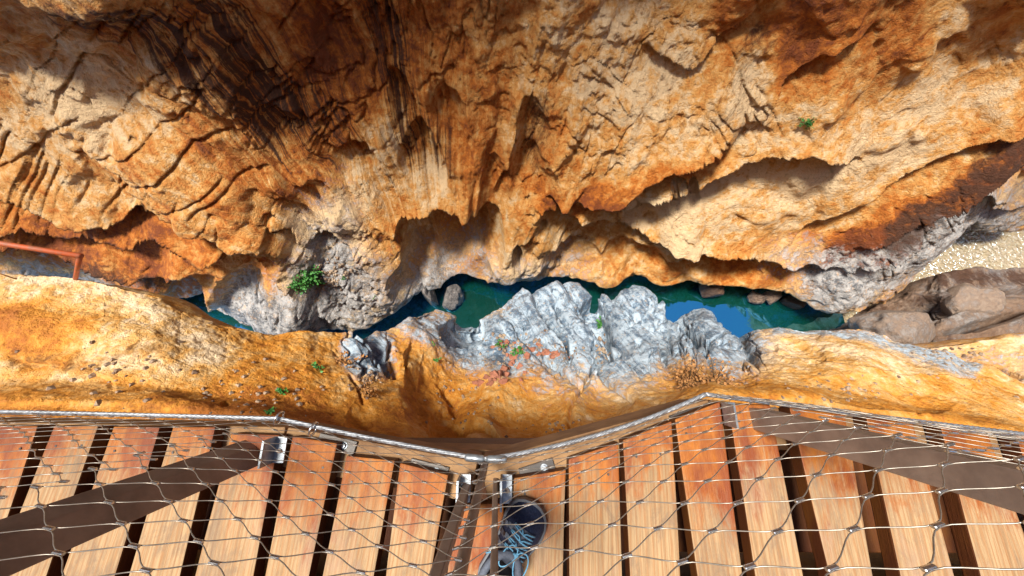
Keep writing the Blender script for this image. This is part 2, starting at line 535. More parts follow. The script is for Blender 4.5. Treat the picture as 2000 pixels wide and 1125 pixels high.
# ------------------------------------------------------------------ far cliff face (sheet over x and z)
def build_far():
    xs = np.concatenate([np.linspace(-34, -18.6, 26), np.linspace(-18.5, 25, 1400), np.linspace(25.2, 46, 30)])
    zs = np.concatenate([np.linspace(-15.5, -13.05, 16), np.linspace(-13, -3.2, 330), np.linspace(-3.1, 22, 90)])
    foot = np.array([(-500, 610), (0, 615), (300, 598), (400, 610), (450, 620), (480, 640), (560, 648), (640, 646), (672, 628), (700, 606), (790, 586), (830, 572), (950, 556),
                     (1050, 553), (1110, 544), (1200, 538), (1300, 550), (1450, 546), (1560, 570), (1620, 596), (1665, 602),
                     (1705, 592), (1745, 566), (1785, 532), (1830, 482), (1880, 458), (2000, 436), (2300, 400)], float)
    fp = at_z(foot[:, 0], foot[:, 1], -12.0)
    yf = np.interp(xs, fp[:, 0], fp[:, 1])
    k = np.exp(-np.linspace(-2, 2, 15) ** 2); k /= k.sum()
    yf = np.convolve(np.pad(yf, 7, 'edge'), k, 'valid')
    prof = np.interp(zs, [-15.5, -13.2, -12.3, -11.8, -9, -5, -3, 2, 22], [2.6, 1.9, 0.5, 0.0, 1.35, 3.85, 4.3, 4.5, 5.2])
    kp = np.exp(-np.linspace(-2, 2, 9) ** 2); kp /= kp.sum()
    prof = np.convolve(np.pad(prof, 4, 'edge'), kp, 'valid')
    X, Z = np.meshgrid(xs, zs)
    # gorge bends: upper wall swings a little with x
    Y = yf[None, :] + prof[:, None]
    P = np.stack([X, Y, Z], -1).reshape(-1, 3)
    big = fbm(P * 0.22, 3, 0.5, seed=1) * 0.55
    px, py, dep = project(P)
    wx = perlin(P * 0.8, 21); wy = perlin(P * 0.8, 22)
    w2x = perlin(P * 3.0, 23); w2y = perlin(P * 3.0, 24)
    qx, qy = px, py
    px = px + wx * 14 + w2x * 2.5
    py = py + wy * 11 + w2y * 2
    o = np.zeros(len(P))
    o3 = np.zeros(len(P))
    # ---- ledges and overhangs
    ledge(o3, px, py, [(-300, 280), (0, 330), (80, 362), (170, 398), (300, 402), (420, 415), (500, 452), (560, 498)], 1.20, 26, 60, 0.3)
    ledge(o3, px, py, [(-200, 380), (0, 398), (150, 425), (300, 450), (420, 480), (520, 505)], 0.60, 22, 26, 0.9)
    ledge(o3, px, py, [(-300, 430), (0, 450), (110, 462), (220, 484), (330, 508), (400, 560), (440, 610)], 0.95, 30, 30, 0.7)
    ledge(o3, px, py, [(440, 452), (500, 490), (545, 520), (575, 560)], 0.64, 30, 25)
    ledge(o3, px, py, [(320, 560), (360, 552), (400, 575), (425, 610)], 1.12, 24, 18)
    ledge(o3, px, py, [(766, 470), (780, 425), (825, 398), (880, 402), (935, 425)], 1.12, 30, 26)
    hollow(o3, px, py, 862, 480, 88, 78, 1.15, 20, 0.6)
    hollow(o3, px, py, 948, 462, 34, 48, 0.75, 0, 0.6)
    hollow(o3, px, py, 800, 535, 40, 34, 0.5, 0, 0.8)
    ledge(o3, px, py, [(1060, 380), (1160, 362), (1240, 322), (1310, 280), (1380, 255), (1465, 246)], 1.04, 32, 60, 0.45)
    ledge(o3, px, py, [(1180, 425), (1290, 372), (1400, 322), (1490, 285), (1570, 268), (1640, 276), (1680, 300)], 1.20, 34, 40, 0.4)
    ledge(o3, px, py, [(1640, 560), (1760, 470), (1860, 395), (2000, 300), (2300, 150)], 0.88, 40, 40, 0.3)
    ledge(o3, px, py, [(1540, 470), (1640, 400), (1760, 330), (1890, 285), (2050, 235)], 0.56, 26, 40, 0.3)
    ledge(o3, px, py, [(1050, 402), (1130, 416), (1200, 440), (1290, 462), (1420, 468), (1500, 476)], 0.80, 26, 26)
    ledge(o3, px, py, [(1280, 515), (1350, 482), (1440, 470), (1560, 492), (1650, 508)], 0.96, 26, 22)
    ledge(o3, px, py, [(1620, 520), (1720, 490), (1820, 440), (1920, 400), (2040, 370)], 0.64, 18, 18)
    ledge(o3, px, py, [(1660, 470), (1760, 430), (1860, 390), (2020, 340)], 0.48, 14, 14)
    ledge(o3, px, py, [(600, 470), (640, 440), (690, 470), (700, 510)], 0.64, 20, 20)
    ledge(o3, px, py, [(520, 420), (570, 432), (600, 470)], 0.56, 18, 16)
    hollow(o3, px, py, 1110, 455, 60, 30, 0.45, 10, 0.8)
    hollow(o3, px, py, 1180, 465, 34, 22, 0.3, 0, 0.8)
    hollow(o3, px, py, 1250, 395, 40, 22, 0.3, -20, 0.8)
    # flutes and scallops in the middle
    hollow(o3, px, py, 885, 255, 38, 78, 0.5, -14, 0.8)
    hollow(o3, px, py, 825, 330, 44, 66, 0.5, -14, 0.8)
    hollow(o3, px, py, 800, 240, 32, 90, 0.45, -24, 0.8)
    hollow(o3, px, py, 1030, 300, 34, 110, 0.5, 8, 0.8)
    hollow(o3, px, py, 640, 330, 60, 26, 0.28, 40)
    hollow(o3, px, py, 620, 375, 44, 26, 0.3, 30)
    hollow(o3, px, py, 560, 260, 60, 40, 0.25, 35)
    ledge(o3, px, py, [(1250, 90), (1350, 130), (1440, 60), (1500, 0)], 0.3, 30, 30)
    ledge(o3, px, py, [(1480, 230), (1530, 160), (1600, 100), (1700, 40)], 0.3, 30, 30)
    # swollen buttresses
    hollow(o3, px, py, 720, 545, 95, 85, -0.65, 0, 0.8)
    hollow(o3, px, py, 560, 590, 85, 60, -0.5, 20, 0.8)
    hollow(o3, px, py, 1325, 415, 55, 60, -0.35, 0, 0.8)
    hollow(o3, px, py, 985, 490, 40, 60, -0.30, 0, 0.8)
    hollow(o3, px, py, 1020, 520, 70, 34, -0.35, 0, 0.8)
    hollow(o3, px, py, 1620, 560, 70, 40, -0.4, 0, 0.8)
    hollow(o3, px, py, 330, 330, 170, 60, -0.4, 25, 0.8)
    for cx, cy, rx, ry, a in [(1110, 505, 60, 26, .5), (1235, 508, 70, 24, .5), (1400, 522, 90, 18, .5), (905, 525, 60, 50, .5), (350, 545, 70, 30, .6), (250, 520, 70, 20, .5),
                              (470, 560, 50, 30, .4), (1060, 350, 46, 50, .4), (960, 370, 34, 60, .35), (690, 330, 50, 34, .35), (1180, 440, 60, 26, .4)]:
        hollow(o3, px, py, cx, cy, rx, ry, a, 0, 0.8)
    o += o3 * 1.3
    # long cracks
    for poly, a, w in [([(0, 300), (60, 285), (110, 250), (160, 215)], 0.14, 3), ([(140, 290), (230, 300), (330, 255), (400, 195)], 0.14, 3),
                       ([(200, 385), (290, 340), (380, 290), (470, 250), (560, 195), (640, 180)], 0.16, 3),
                       ([(560, 270), (640, 230), (740, 205), (770, 180)], 0.16, 3),
                       ([(540, 70), (560, 40), (590, 0)], 0.14, 3), ([(820, 180), (880, 155), (890, 165)], 0.14, 3),
                       ([(300, 400), (380, 360), (440, 330)], 0.12, 3), ([(380, 385), (450, 345), (540, 320)], 0.12, 3),
                       ([(1250, 370), (1300, 365), (1340, 345)], 0.08, 3), ([(820, 560), (850, 590)], 0.2, 4),
                       ([(1390, 60), (1440, 120), (1470, 200)], 0.1, 3)]:
        groove(o, px, py, poly, a, w)
    # ---- rock texture in space
    # bedding coordinate: beds sag towards the middle of the picture and climb to both sides
    g = np.where(P[:, 0] < 0, 0.38, 0.25) * (np.sqrt(P[:, 0] ** 2 + 4.0) - 2.0)
    sp = P[:, 2] - g + 0.55 * perlin(P * 0.3, 50) + 0.16 * perlin(P * 1.1, 51)
    Q = np.stack([P[:, 0] * 0.42, P[:, 1] * 0.3, sp * 1.15], -1)
    smooth = np.clip(patch(px, py, 1720, 250, 260, 110, -20, 0.6) + 0.8 * patch(px, py, 1450, 400, 170, 70, -15, 0.7) + 0.8 * patch(px, py, 880, 470, 110, 100, 0, 0.5)
                     + 0.7 * patch(px, py, 420, 340, 220, 60, 20, 0.7) + 0.5 * patch(px, py, 1600, 60, 150, 90, 0, 0.8), 0, 1)
    crumb = np.clip(patch(px, py, 1250, 150, 220, 150, 0, 0.7) + 0.9 * patch(px, py, 170, 190, 220, 130, 20, 0.7) + 0.7 * patch(px, py, 960, 90, 160, 120, 0, 0.8)
                    + 0.6 * patch(px, py, 640, 480, 130, 110, 0, 0.7), 0, 1)
    def plates(v, n, sharp=0.12):
        u = v * n; i = np.floor(u); f = u - i
        return (i + sstep(0.5 - sharp, 0.5 + sharp, f)) / n
    # the face is drawn out in folds that fan up and outwards from the foot of the cave
    wob = 0.055 * perlin(P * 0.35, 56) + 0.014 * perlin(P * 1.2, 57)
    rx_, ry_ = qx - 905, 640 - qy
    rr = np.hypot(rx_, ry_)
    ph = np.arctan2(ry_, rx_) + wob * np.clip(rr / 400, 0.2, 1)
    sw = np.clip(0.4 + patch(px, py, 540, 180, 330, 240, 20, 0.6) + 0.3 * patch(px, py, 1700, 250, 350, 150, -20, 0.7) - 0.15 * patch(px, py, 1200, 150, 250, 200), 0.25, 1.1)
    fan = np.stack([ph * 4.0, rr * 0.0030, P[:, 1] * 0.0 + 4.2], -1)
    far_m = sstep(90, 260, rr)
    f1 = fbm(fan, 4, 0.5, seed=30)
    f2 = fbm(fan * np.array([2.7, 1.9, 1]) + 3.3, 3, 0.55, seed=34)
    bed = fbm(Q, 3, 0.5, seed=37)
    pl = (plates(f1, 3, 0.22) * 0.42 + f1 * 0.55) * far_m + bed * 0.16
    pl += (plates(f2, 3, 0.2) * 0.08 + f2 * 0.10) * (1 - 0.5 * smooth) * (0.4 + 0.6 * far_m) * (0.3 + 0.7 * sw)
    cr = fbm(P * np.array([1.3, 1.3, 1.9]), 5, 0.58, seed=36)
    pl += (plates(cr, 4, 0.22) * 0.16 + 0.14 * cr) * (0.12 + 0.9 * crumb) * (1 - 0.8 * smooth)
    pl += fbm(P * 6.0, 3, 0.6, seed=44) * 0.05 * (1 - 0.6 * smooth)
    # thin cracks along and across the beds
    left = patch(px, py, 400, 240, 420, 240, 0, 0.6)
    c1 = np.abs(fbm(np.stack([ph * 2.2, rr * 0.016, 0 * ph], -1), 3, 0.55, seed=64))       # arcs across the folds
    c2 = np.abs(fbm(np.stack([ph * 9.0, rr * 0.0045, 0 * ph + 7], -1), 3, 0.5, seed=67))    # splits along them
    ck = np.clip(1 - c1 / 0.05, 0, 1) * np.clip(perlin(P * 0.6, 68) * 2 - 0.1 + 0.9 * left, 0, 1) + 0.8 * np.clip(1 - c2 / 0.04, 0, 1) * np.clip(perlin(P * 0.6, 69) * 2 + 0.2, 0, 1)
    pl -= 0.17 * ck * (1 - 0.4 * smooth) * far_m
    # fine flutes where water ran down, mostly upper left
    fl = fbm(np.stack([ph * 30.0, rr * 0.006, 0 * ph], -1), 3, 0.6, seed=60)
    fm = np.clip(patch(px, py, 580, 170, 300, 230, 0), 0, 1) * 0.10 + 0.02
    blocky = np.clip(patch(px, py, 640, 540, 190, 110) + patch(px, py, 1750, 480, 260, 90, -25) + patch(px, py, 1040, 510, 110, 50), 0, 1)
    crk = fbm(P * np.array([1.2, 1.2, 1.7]), 4, 0.55, seed=70, ridged=True)
    o += pl + fl * fm - blocky * np.clip(crk - 0.5, 0, 1) * 0.32
    P[:, 1] += big * 1.0 - o
    P[:, 2] += 0.10 * perlin(P * 1.1, 80) * sstep(-13.5, -12, P[:, 2])
    # potholes
    hx, hy, _ = project(P)
    ho = np.zeros(len(P))
    for cx, cy, rx, ry, a in [(1326, 364, 12, 12, 0.9), (1355, 380, 8, 24, 0.55), (1011, 511, 8, 22, 0.8), (1322, 384, 5, 5, 0.3),
                              (1032, 394, 5, 5, 0.3), (716, 300, 5, 5, 0.25), (258, 281, 7, 6, 0.3), (1062, 437, 5, 6, 0.3),
                              (524, 430, 9, 8, 0.35), (1090, 510, 5, 5, 0.2)]:
        hollow(ho, hx, hy, cx, cy, rx * 1.35, ry * 1.35, a * 1.3, 0, 0.25)
    P[:, 1] -= ho
    # skyline: the cliff top dips in a saddle to the right
    ztop = np.interp(P[:, 0], [-34, 10, 14.5, 16.5, 22, 28.5, 30.5, 46], [20, 22, 19, 8, 6.5, 7.5, 19, 21]) + 0.8 * perlin(P * np.array([0.5, 0.0, 0.0]), 88)
    up = P[:, 2] > -3
    P[:, 1] -= 6.5 * sstep(28.5, 33, P[:, 0]) * sstep(-6, 0, P[:, 2])
    P[up, 2] = -3 + (P[up, 2] + 3) * (ztop[up] + 3) / 25.0
    # ---- colour of the rock itself
    n = perlin(P * 0.9, 90)
    grey = np.clip(patch(px, py, 545, 612, 130, 48, 12, 0.6) + 0.5 * patch(px, py, 1030, 525, 120, 35, 0, 0.8)
                   + 0.6 * patch(px, py, 1580, 505, 100, 40, 10, 0.8) + 0.85 * patch(px, py, 1800, 485, 260, 58, -24, 0.7)
                   + 0.75 * patch(px, py, 860, 590, 70, 40, 0, 0.6) + 0.7 * patch(px, py, 150, 565, 240, 34, 10, 0.8)
                   + 0.75 * patch(px, py, 680, 560, 130, 65, 0, 0.9) + 0.5 * patch(px, py, 640, 450, 80, 80, 0, 0.9) + 0.15 * patch(px, py, 930, 540, 90, 40, 0, 0.8), 0, 1)
    chalk = (0.6 * band(px, py, [(735, 290), (690, 380), (640, 440), (600, 520)], 45, 0.9) + 0.3 * patch(px, py, 710, 560, 110, 70, 0, 0.8) + 0.6 * patch(px, py, 1305, 425, 80, 55, 0, 0.8)
             + 0.6 * patch(px, py, 1490, 110, 34, 130, 20, 0.8) + 0.45 * patch(px, py, 1690, 300, 140, 40, -20, 0.9) + 0.5 * patch(px, py, 820, 370, 70, 30, 0, 0.8)
             + 0.5 * patch(px, py, 1400, 500, 150, 25, 0, 0.8) + 0.4 * patch(px, py, 1040, 490, 110, 40, 0, 0.8) + 0.3 * patch(px, py, 160, 190, 110, 60, 20, 0.9))
    stain_shade = np.clip(0.62 * band(px, py, [(400, -40), (470, 80), (560, 190), (640, 290)], 55, 0.8)
                    + 0.7 * band(px, py, [(700, -40), (760, 130), (800, 250), (840, 320)], 45, 0.8)
                    + 0.75 * band(px, py, [(130, 20), (260, 50), (420, 140), (520, 240)], 60, 0.8)
                    + 0.7 * band(px, py, [(0, 345), (90, 375), (170, 402)], 14, 0.5)
                    + 0.3 * patch(px, py, 960, 60, 160, 80, 0, 0.8) + 0.7 * band(px, py, [(1055, 190), (1050, 280), (1040, 350)], 20, 0.6)
                    + 0.65 * band(px, py, [(1500, 90), (1440, 160), (1360, 220)], 30, 0.8) + 0.6 * patch(px, py, 1900, 40, 160, 40, -25, 0.9)
                    + 0.9 * band(px, py, [(2150, 215), (1960, 310), (1880, 372), (1800, 415), (1740, 440)], 30, 0.5)
                    + 0.6 * band(px, py, [(200, 480), (300, 520), (380, 570)], 22, 0.8)
                    + 0.6 * band(px, py, [(-100, 470), (80, 480), (200, 510), (320, 560)], 26, 0.9) + 0.5 * band(px, py, [(1250, 30), (1330, 100), (1300, 200)], 30, 0.9), 0, 1)
    warm = np.clip(0.38 + 0.2 * n + 0.42 * patch(px, py, 620, 170, 190, 180, 0, 0.8) + 0.4 * patch(px, py, 1600, 60, 160, 110, 0, 0.9)
                   + 0.45 * patch(px, py, 200, 450, 260, 40, 8, 0.8) + 0.16 * patch(px, py, 950, 150, 140, 260, 0, 0.9)
                   + 0.5 * band(px, py, [(1080, 390), (1250, 330), (1400, 275)], 30, 0.8) + 0.4 * patch(px, py, 1450, 510, 170, 25, 0, 0.8)
                   - 0.35 * patch(px, py, 1250, 130, 170, 130, 0, 0.9) - 0.3 * patch(px, py, 150, 200, 120, 80, 0, 0.9)
                   - 0.25 * patch(px, py, 1750, 220, 250, 90, -20, 0.9) - 0.25 * patch(px, py, 1420, 390, 130, 70, 0, 0.9)
                   + 0.9 * band(px, py, [(2150, 240), (2000, 310), (1880, 380), (1760, 435), (1640, 490)], 30, 0.5) + 0.4 * band(px, py, [(0, 480), (150, 500), (300, 540), (380, 590)], 30, 0.8), 0, 1)
    warm = np.clip(warm - 0.6 * chalk, -0.1, 1)
    tint = np.stack([grey, stain_shade, warm], -1)
    ob = grid_obj('far_cliff', P.reshape(len(zs), len(xs), 3), M_FAR, tint, flow=np.stack([ph, rr * 0.001, sw], -1))
    return ob, P.reshape(len(zs), len(xs), 3)

far_cliff, FAR_P = build_far()
tag(far_cliff, kind='structure')

# ------------------------------------------------------------------ near rocks: nets of rows, each row a line of (pixel x, pixel y, height)
def catmull(rows, counts):
    out = []
    n = len(rows)
    for k in range(n - 1):
        p0 = rows[max(k - 1, 0)]; p1 = rows[k]; p2 = rows[k + 1]; p3 = rows[min(k + 2, n - 1)]
        for s in range(counts[k]):
            t = s / counts[k]
            m1 = (p2 - p0) * 0.5; m2 = (p3 - p1) * 0.5
            t2, t3 = t * t, t * t * t
            out.append((2 * t3 - 3 * t2 + 1) * p1 + (t3 - 2 * t2 + t) * m1 + (-2 * t3 + 3 * t2) * p2 + (t3 - t2) * m2)
    out.append(rows[-1])
    return np.stack(out, 0)

def net(pxs, spec, drops, counts):
    rows = []
    for tab in spec:
        t = np.array(tab, float)
        rows.append(at_z(pxs, np.interp(pxs, t[:, 0], t[:, 1]), np.interp(pxs, t[:, 0], t[:, 2])))
    crest = rows[-1]
    body = catmull(rows, counts[:len(rows) - 1])
    tail, prev = [], crest
    for (dy, dz), n in zip(drops, counts[len(rows) - 1:]):
        r = crest.copy(); r[:, 1] += dy; r[:, 2] = np.maximum(r[:, 2] + dz, -14.5)
        tail += [prev + (r - prev) * (k / n) for k in range(1, n + 1)]
        prev = r
    return np.concatenate([body, np.stack(tail, 0)], 0)

def normals(P):
    a = np.gradient(P, axis=1); b = np.gradient(P, axis=0)
    n = np.cross(a, b)
    n /= np.linalg.norm(n, axis=-1, keepdims=True) + 1e-9
    return n

def blend(a, b, px, fpy, fz):
    """row between two rows, given fractions"""
    a = np.array(a, float); b = np.array(b, float)
    xs = np.unique(np.concatenate([a[:, 0], b[:, 0]]))
    ya, yb = np.interp(xs, a[:, 0], a[:, 1]), np.interp(xs, b[:, 0], b[:, 1])
    za, zb = np.interp(xs, a[:, 0], a[:, 2]), np.interp(xs, b[:, 0], b[:, 2])
    fz_ = np.interp(xs, [p[0] for p in fz], [p[1] for p in fz]) if isinstance(fz, list) else fz
    return np.stack([xs, ya + (yb - ya) * fpy, za + (zb - za) * fz_], -1)

def build_near():
    pxs = np.concatenate([np.linspace(-900, -60, 60), np.arange(-55, 2060, 1.8), np.linspace(2065, 2900, 60)])
    crest = [(-900, 520, -1.90), (0, 533, -2.00), (80, 535, -2.06), (200, 548, -2.15), (298, 573, -2.30), (320, 585, -2.35), (350, 608, -2.42), (400, 630, -2.53), (440, 646, -2.63),
             (520, 652, -2.85), (600, 648, -3.10), (660, 655, -3.40), (700, 657, -3.60), (745, 654, -4.02), (775, 645, -4.30),
             (800, 622, -4.63), (830, 607, -5.03), (850, 605, -5.30), (870, 613, -5.48), (900, 630, -5.75), (935, 627, -6.07),
             (960, 606, -6.23), (1000, 585, -6.33), (1050, 573, -6.45), (1085, 562, -6.54), (1110, 552, -6.60), (1130, 556, -6.60),
             (1150, 585, -6.60), (1165, 596, -6.60), (1185, 586, -6.60), (1215, 572, -6.60), (1240, 567, -6.60), (1258, 578, -6.56), (1280, 600, -6.51),
             (1300, 613, -6.47), (1330, 616, -6.41), (1355, 608, -6.35), (1378, 604, -6.30), (1394, 612, -6.20), (1418, 634, -6.04), (1455, 660, -5.90),
             (1485, 645, -5.50), (1520, 638, -5.38), (1567, 644, -5.21), (1595, 644, -5.12), (1613, 639, -5.07), (1673, 638, -4.93), (1727, 653, -4.80),
             (1762, 669, -4.74), (1808, 683, -4.65), (1847, 690, -4.58), (1887, 710, -4.51), (1940, 724, -4.41), (2000, 749, -4.30), (2400, 850, -3.90), (2900, 930, -3.90)]
    r1 = [(-900, 860, -1.5), (0, 835, -1.6), (300, 835, -1.75), (540, 850, -1.9), (700, 885, -2.1), (850, 905, -2.3), (1000, 905, -2.45), (1100, 890, -2.55),
          (1250, 860, -2.7), (1400, 800, -2.8), (1600, 810, -2.8), (2000, 870, -2.7), (2400, 930, -2.7), (2900, 980, -2.7)]
    r0 = [(-900, 1010, -4.2), (0, 1000, -4.2), (700, 1000, -4.4), (1000, 1000, -4.5), (2000, 1010, -4.8), (2900, 1010, -4.8)]
    fz2 = [(-900, 0.3), (300, 0.3), (500, 0.25), (850, 0.26), (1100, 0.30), (1450, 0.22), (2900, 0.3)]
    fz3 = [(-900, 0.62), (300, 0.6), (500, 0.55), (850, 0.58), (1100, 0.66), (1450, 0.55), (2900, 0.62)]
    r2 = blend(r1, crest, pxs, 0.33, fz2)
    r3 = blend(r1, crest, pxs, 0.68, fz3)
    P = net(pxs, [r0, r1, r2, r3, crest], [(0.02, -0.35), (-0.55, -2.2), (-1.3, -12)], [20, 70, 85, 100, 10, 14, 14])
    R, C = P.shape[:2]
    N = normals(P).reshape(-1, 3)
    P = P.reshape(-1, 3)
    if N[:, 2].mean() < 0: N = -N
    px, py, dep = project(P)
    qx, qy = px.copy(), py.copy()
    wx = perlin(P * 1.6, 121); wy = perlin(P * 1.6, 122)
    px = px + wx * 9 + perlin(P * 6, 123) * 3
    py = py + wy * 9 + perlin(P * 6, 124) * 3
    o = np.zeros(len(P))
    o2 = np.zeros(len(P))
    # bowls in the ochre slope
    hollow(o2, px, py, 868, 765, 88, 110, 0.6, 12, 1.2)
    hollow(o2, px, py, 890, 810, 40, 50, 0.4, 20, 0.8)
    hollow(o2, px, py, 1040, 815, 85, 70, 0.45, 0, 0.8)
    hollow(o2, px, py, 905, 648, 48, 28, 0.9, 5, 0.6)
    hollow(o2, px, py, 936, 636, 12, 10, 0.5, 0, 0.4)
    hollow(o2, px, py, 1190, 800, 60, 60, 0.25, -30, 0.8)
    hollow(o2, px, py, 700, 820, 30, 40, 0.15, 0, 0.8)
    ledge(o2, px, py, [(800, 655), (790, 700), (800, 770), (850, 850)][::-1], 0.16, 30, 40, 0.5)
    ledge(o2, px, py, [(900, 790), (960, 830), (1010, 862)], 0.25, 26, 20, 0.4)
    # fold on the right hand shelf
    ledge(o2, px, py, [(2300, 850), (2000, 786), (1900, 762), (1800, 747), (1727, 741), (1655, 731), (1584, 713), (1513, 695), (1465, 668)], 0.55, 26, 30, 0.6)
    ledge(o2, px, py, [(1800, 800), (1760, 820), (1730, 835), (1660, 850)][::-1], 0.12, 20, 12)
    hollow(o2, px, py, 1720, 775, 150, 24, 0.25, 8, 0.8)
    # left dome
    hollow(o2, px, py, 120, 640, 190, 40, -0.12, 5, 0.8)
    ledge(o2, px, py, [(0, 690), (120, 712), (220, 705), (340, 680)], 0.10, 20, 20)
    ledge(o2, px, py, [(170, 715), (190, 735), (230, 745)], 0.07, 12, 8)
    hollow(o2, px, py, 430, 797, 10, 5, 0.12, 0, 0.4)
    # gullies between the grey slabs
    groove(o2, px, py, [(1152, 588), (1170, 640), (1190, 690), (1185, 715)], 1.3, 10)
    groove(o2, px, py, [(1300, 615), (1330, 640), (1360, 660)], 1.0, 9)
    groove(o2, px, py, [(1060, 612), (1080, 650), (1110, 690), (1120, 715)], 0.6, 7)
    groove(o2, px, py, [(985, 640), (1000, 690), (1010, 740)], 0.3, 16)
    for poly, a, w in [([(1040, 690), (1090, 715), (1136, 762)], 0.12, 3), ([(1165, 705), (1136, 762), (1105, 820), (1070, 862)], 0.16, 4),
                       ([(1165, 733), (1210, 765), (1240, 790)], 0.08, 3), ([(760, 665), (768, 700), (774, 735)], 0.14, 4),
                       ([(680, 730), (700, 755), (712, 790)], 0.08, 3), ([(880, 735), (900, 760), (908, 780)], 0.12, 4), ([(1345, 675), (1360, 700), (1350, 740)], 0.1, 3),
                       ([(1080, 590), (1130, 650), (1195, 700)], 0.12, 4), ([(1040, 600), (1100, 670), (1150, 710)], 0.12, 4), ([(1110, 570), (1150, 640), (1175, 690)], 0.1, 4),
                       ([(1225, 600), (1260, 640), (1290, 690)], 0.1, 4), ([(1250, 590), (1290, 630), (1340, 680)], 0.1, 4), ([(1330, 640), (1400, 680), (1470, 700)], 0.08, 4)]:
        groove(o2, px, py, poly, a * 2.2, w)
    o += o2 * 0.36
    greym = np.clip(patch(px, py, 1095, 628, 145, 110, 25, 0.75) + patch(px, py, 1255, 632, 90, 100, 30, 0.75) + patch(px, py, 1390, 650, 110, 68, 25, 0.6)
                    + patch(px, py, 720, 690, 50, 45, 20, 0.5) + 0.7 * patch(px, py, 850, 640, 90, 38, 10, 0.6) + 0.7 * patch(px, py, 950, 680, 70, 50, 0, 0.6)
                    + 0.7 * band(px, py, [(1520, 640), (1620, 645), (1720, 660), (1800, 690), (1900, 720)], 15, 0.7)
, 0, 1)
    slab = np.clip(patch(px, py, 1105, 640, 130, 85, 32, 0.35) + patch(px, py, 1260, 640, 85, 85, 30, 0.4) + patch(px, py, 1390, 660, 105, 55, 25, 0.4) + patch(px, py, 720, 690, 50, 40, 20, 0.5), 0, 1)
    # slabs: bedding planes that dip, cut in steps
    sp = (qx * 0.77 - qy * 0.63) + 16 * perlin(P * 0.9, 150) + 5 * perlin(P * 3.5, 151)
    u = sp / 62.0; i = np.floor(u); f = u - i
    h = np.modf(np.abs(np.sin(i * 78.233) * 43758.5))[0]
    o += slab * (0.30 * (0.4 + 0.8 * h) * (f ** 0.9 * (1 - sstep(0.82, 1, f)) * 1.3 - 0.5))
    u = sp / 15.0 + 0.3 * perlin(P * 2.0, 153); i = np.floor(u); f = u - i
    h = np.modf(np.abs(np.sin(i * 39.4) * 43758.5))[0]
    o += slab * 0.035 * h * (f * (1 - sstep(0.75, 1, f)) - 0.4)
    cc = np.abs(fbm(np.stack([qx * 0.012, qy * 0.012, sp * 0.02], -1), 3, 0.55, seed=160))
    o -= slab * 0.14 * np.clip(1 - cc / 0.05, 0, 1)
    sc = np.clip(dep / 8.0, 0.25, 1.2)
    o += fbm(P * 0.9, 3, 0.5, seed=170) * 0.22 * sc + fbm(P * 3.6, 4, 0.5, seed=175) * 0.06 * sc * (1 - 0.75 * slab) + fbm(P * 15.0, 3, 0.6, seed=180) * 0.018 * sc
    o += (fbm(P * 6.0, 3, 0.6, seed=185, ridged=True) - 0.3) * 0.03 * sc * (1 - 0.6 * slab)
    rowi = np.repeat(np.arange(R), C)
    o *= 1 - sstep(R - 38, R - 24, rowi)          # nothing bulges out under the rim
    P = P + N * o[:, None]
    n = perlin(P * 1.5, 190)
    stain_shade = np.clip(0.55 * band(px, py, [(-100, 690), (60, 705), (180, 710), (330, 690), (430, 660)], 22, 0.8) + 0.45 * band(px, py, [(-100, 800), (150, 795), (350, 790)], 20, 0.9)
                    , 0, 1)
    warm = np.clip(0.42 + 0.15 * n + 0.20 * patch(px, py, 800, 780, 260, 120, 0, 0.8) + 0.4 * patch(px, py, 300, 800, 420, 40, 0, 0.8) + 0.35 * patch(px, py, 60, 640, 130, 60, 0, 0.8)
                   + 0.1 * patch(px, py, 540, 730, 120, 90, 0, 0.9) - 0.25 * patch(px, py, 1650, 700, 200, 50, 8, 0.8) - 0.28 * band(px, py, [(-200, 548), (0, 548), (180, 560), (300, 592), (370, 650), (420, 700)], 30, 0.9)
                   - 0.08 * patch(px, py, 320, 720, 140, 60, -10, 0.9) + 0.2 * patch(px, py, 1700, 800, 300, 50, 5, 0.8), 0, 1)
    tint = np.stack([greym, stain_shade, warm], -1)
    PP = P.reshape(R, C, 3)
    along = (qx * 0.63 + qy * 0.77) * 0.002
    fw = np.where((slab > 0.25)[:, None], np.stack([sp * 0.0022, along, 0 * sp + 1.0], -1), np.stack([P[:, 0] * 0.05, P[:, 1] * 0.8 + P[:, 2] * 0.3, 0 * sp + 0.6], -1))
    return grid_obj('near_ledge', PP, M_NEAR, tint, flow=fw), PP

near_ledge, NEAR_P = build_near()
tag(near_ledge, kind='structure')

